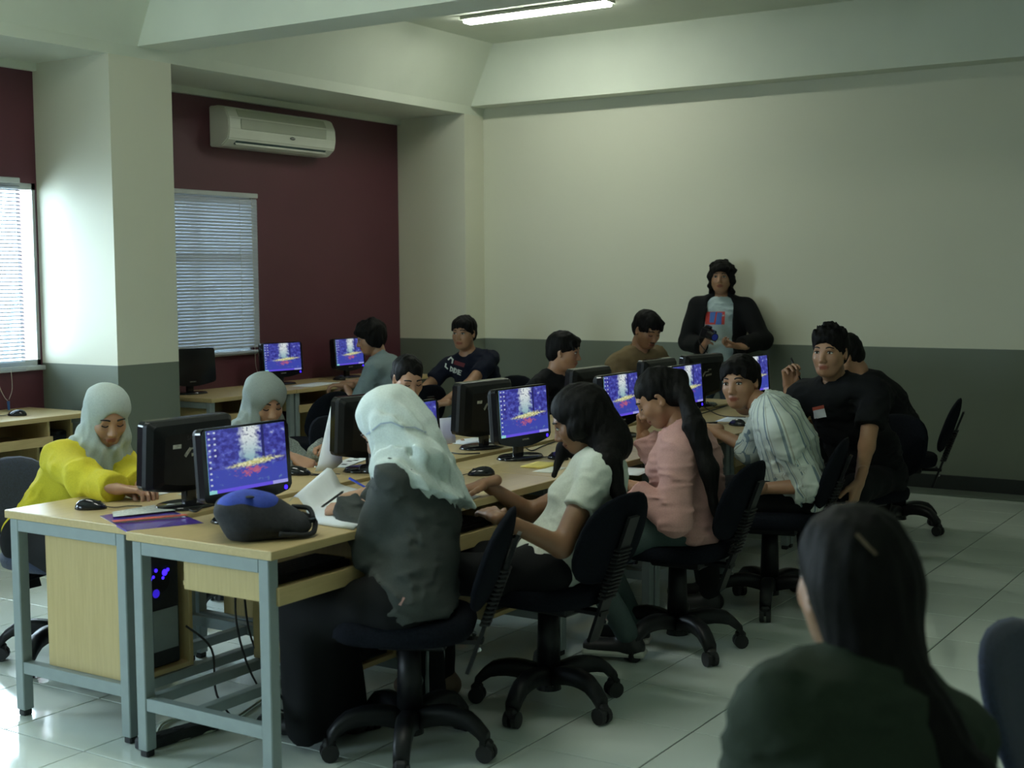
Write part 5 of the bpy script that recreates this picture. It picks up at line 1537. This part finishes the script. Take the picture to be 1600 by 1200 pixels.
pen('blue pen in the writing hand of the woman in the white headscarf', p0, p0 + unit(p1 - p0) * .13, 'pen_blue')
p0, p1 = at_z(514, 784, DZ + .03), at_z(503, 792, DZ + .012)
pen('black pen lying on the sheaf of white papers', p0 + unit(p0 - p1) * .06, p1, 'pen_black')
p0 = at_z(1105, 661, DZ + .006)
pen('black pen on the paper in front of the man in stripes', p0 + V3(.03, .06, 0), p0 - V3(.03, .06, 0), 'pen_black')

# ring on the hand of the woman in grey
w = J2['wr']; fd = unit(V3(.8, .25, -.35))
b = BM(); ball(b, tip(J2, w, None, .115, .012, -.006, 1, fd, unit(V3(.1, .5, -.8)), .9), (.011, .011, .009)); obj('ring', b, 'chrome', J2['root'], True)

# camera of the standing man
cm = empty('camera_body', (0, 0, 0), label='black camera held by the standing man', cat='camera')
c0 = at_y(1107, 521, 8.99); c1 = at_y(1119, 521, 8.96); MR = Matrix.Rotation(R_(20), 3, 'Y')
b = BM(); box(b, c0, (.105, .055, .075), .012, rot=MR, seg=2); obj('housing', b, 'gloss_black', cm)
b = BM(); box(b, c0 + V3(.0, 0, .044), (.045, .045, .028), .008, rot=MR, seg=2); obj('viewfinder', b, 'gloss_black', cm)
ld = unit(V3(.75, -.55, -.25)); b = BM(); cyl(b, c0 + ld * .02, c0 + ld * .095, .033, .030, 20); ln = obj('lens', b, 'gloss_black', cm, False)
b = BM(); cyl(b, c0 + ld * .094, c0 + ld * .096, .024, n=18); obj('lens_glass', b, 'pen_blue', ln)
b = BM(); tube(b, [c0 + V3(-.05, 0, .03), c0 + V3(-.08, .01, -.06), c0 + V3(.0, .02, -.16), c0 + V3(.03, .02, -.18)], .004, 6); obj('strap', b, 'rubber', cm, True)

def wrap_patch(J, shirt_name, pts, m, name, nu=8, nv=8, lift=.003, parent=None):
    """cloth print: a grid of rays from the camera laid on the shirt surface, so that it follows the cloth"""
    from mathutils.bvhtree import BVHTree
    o = [c for c in J['root'].children if c.name.split('.')[0] == shirt_name][0]
    me = o.data
    bvh = BVHTree.FromPolygons([v.co.copy() for v in me.vertices], [tuple(p.vertices) for p in me.polygons])
    P = [np.array(p, float) for p in pts]
    org = Vector((0, 0, CAM_H)); grid = []; last = None
    for i in range(nu + 1):
        row = []
        for j in range(nv + 1):
            u, v = i / nu, j / nv
            p = P[0] * (1 - u) * (1 - v) + P[1] * u * (1 - v) + P[2] * u * v + P[3] * (1 - u) * v
            d = Vector(ray(*p)).normalized()
            hit = bvh.ray_cast(org, d)
            row.append((hit[0] + hit[1] * lift * (1 if hit[1].dot(d) < 0 else -1)) if hit[0] is not None else None)
        grid.append(row)
    b = BM()
    V_ = [[b.verts.new(g) if g is not None else None for g in r] for r in grid]
    for i in range(nu):
        for j in range(nv):
            f_ = (V_[i][j], V_[i + 1][j], V_[i + 1][j + 1], V_[i][j + 1])
            if all(x is not None for x in f_): b.faces.new(f_)
    return obj(name, b, m, parent or J['root'], True)
mat('print_white', (0.62, 0.66, 0.60), .7); mat('print_red', (0.13, 0.012, 0.02), .7); mat('print_bright_red', (0.55, 0.05, 0.035), .7); mat('print_blue', (0.06, 0.15, 0.45), .7)
mat('badge_red', (0.45, 0.10, 0.06), .5)
def polyline_print(J, shirt, strokes, w, m, name):
    for s_ in strokes:
        for (x0, y0), (x1, y1) in zip(s_[:-1], s_[1:]):
            dx, dy = x1 - x0, y1 - y0; L_ = math.hypot(dx, dy); nx, ny = -dy / L_ * w / 2, dx / L_ * w / 2; ex, ey = dx / L_ * w / 2, dy / L_ * w / 2
            wrap_patch(J, shirt, [(x0 - ex + nx, y0 - ey + ny), (x1 + ex + nx, y1 + ey + ny), (x1 + ex - nx, y1 + ey - ny), (x0 - ex - nx, y0 - ey - ny)], m, name, 3, 1)
# lettering on the navy T-shirt: the letters DIDIE on a slant, a white swirl and a red block
def glyph(ch, o, ux, uy):
    G = {'D': [[(0, 0), (0, 1), (.6, .8), (.6, .2), (0, 0)]], 'I': [[(.1, 0), (.1, 1)]], 'E': [[(.6, 0), (0, 0), (0, 1), (.6, 1)], [(0, .5), (.5, .5)]]}[ch]
    return [[(o[0] + ux[0] * x + uy[0] * y, o[1] + ux[1] * x + uy[1] * y) for x, y in s_] for s_ in G]
ux, uy = (5.0, 1.9), (-1.6, 6.4)
x, y = 705.0, 573.0
for ch in 'DIDIE':
    polyline_print(J6, 'shirt', glyph(ch, (x, y), ux, uy), 1.5, 'print_white', 'letter')
    k = 4.6 if ch != 'I' else 2.0
    x += k; y += k * .38
wrap_patch(J6, 'shirt', [(711, 563), (727, 568), (725, 574), (709, 569)], 'print_red', 'red_print', 6, 2)
polyline_print(J6, 'shirt', [[(701, 562), (705, 559), (708, 562), (707, 567)], [(697, 569), (696, 573), (699, 576)]], 2.2, 'print_white', 'swirl_print')
# print on the tee of the standing man
wrap_patch(J11, 'shirt', [(1103, 487), (1133, 487), (1132, 507), (1102, 507)], 'print_bright_red', 'red_print', 8, 5)
wrap_patch(J11, 'shirt', [(1110, 488), (1119, 487), (1116, 504), (1109, 504)], 'print_blue', 'blue_print', 4, 5, .0045)
wrap_patch(J11, 'shirt', [(1121, 488), (1129, 489), (1127, 507), (1118, 507)], 'print_blue', 'blue_print', 4, 5, .0045)
# name badge on the black shirt
wrap_patch(J13, 'shirt', [(1271, 638), (1288, 634), (1292, 651), (1273, 654)], 'paper', 'name_badge', 4, 4, .004)
wrap_patch(J13, 'shirt', [(1270, 636), (1288, 632), (1289, 637), (1271, 641)], 'badge_red', 'badge_header', 4, 2, .0052)
# pink tag on the cardigan
wrap_patch(J3, 'shirt', [(629, 934), (633, 935), (627, 946), (623, 944)], 'pink_shirt', 'cloth_tag', 2, 2, .004)
# white canvas sole of the sneaker under the pink shirt
for s_ in [c for c in J8['root'].children if c.name.startswith('shoe')]:
    v = np.array([vv.co[:] for vv in s_.data.vertices]); lo, hi = v.min(0), v.max(0)
    so = BM()
    A_, K_ = (J8['f'], None)
    ce = (lo + hi) / 2; ang = math.atan2(J8['f'][1], J8['f'][0])
    box(so, (ce[0], ce[1], lo[2] + .014), (.255, .096, .026), .012, rot=Matrix.Rotation(ang, 3, 'Z'), seg=2); obj('sole', so, 'shoe_sole', s_)
# hair slide of the foreground person
wrap_patch(J15, 'hair', [(1336, 838), (1340, 834), (1370, 866), (1366, 869)], 'sandal', 'hair_slide', 2, 6, .004)
# lace seam across the white headscarf
mat('lace', (0.34, 0.42, 0.50), .8)
polyline_print(J3, 'headscarf', [[(549, 690), (563, 684), (578, 676), (596, 662), (612, 660), (630, 668), (648, 668), (664, 676)]], 2.2, 'lace', 'lace_seam')
# moustache of the man in the tan jacket
b = BM(); tube(b, [J10['HW'](.083, -.020, -.050), J10['HW'](.0935, 0, -.0475), J10['HW'](.083, .020, -.050)], .0034, 6); obj('moustache', b, 'brow', J10['body'], True)
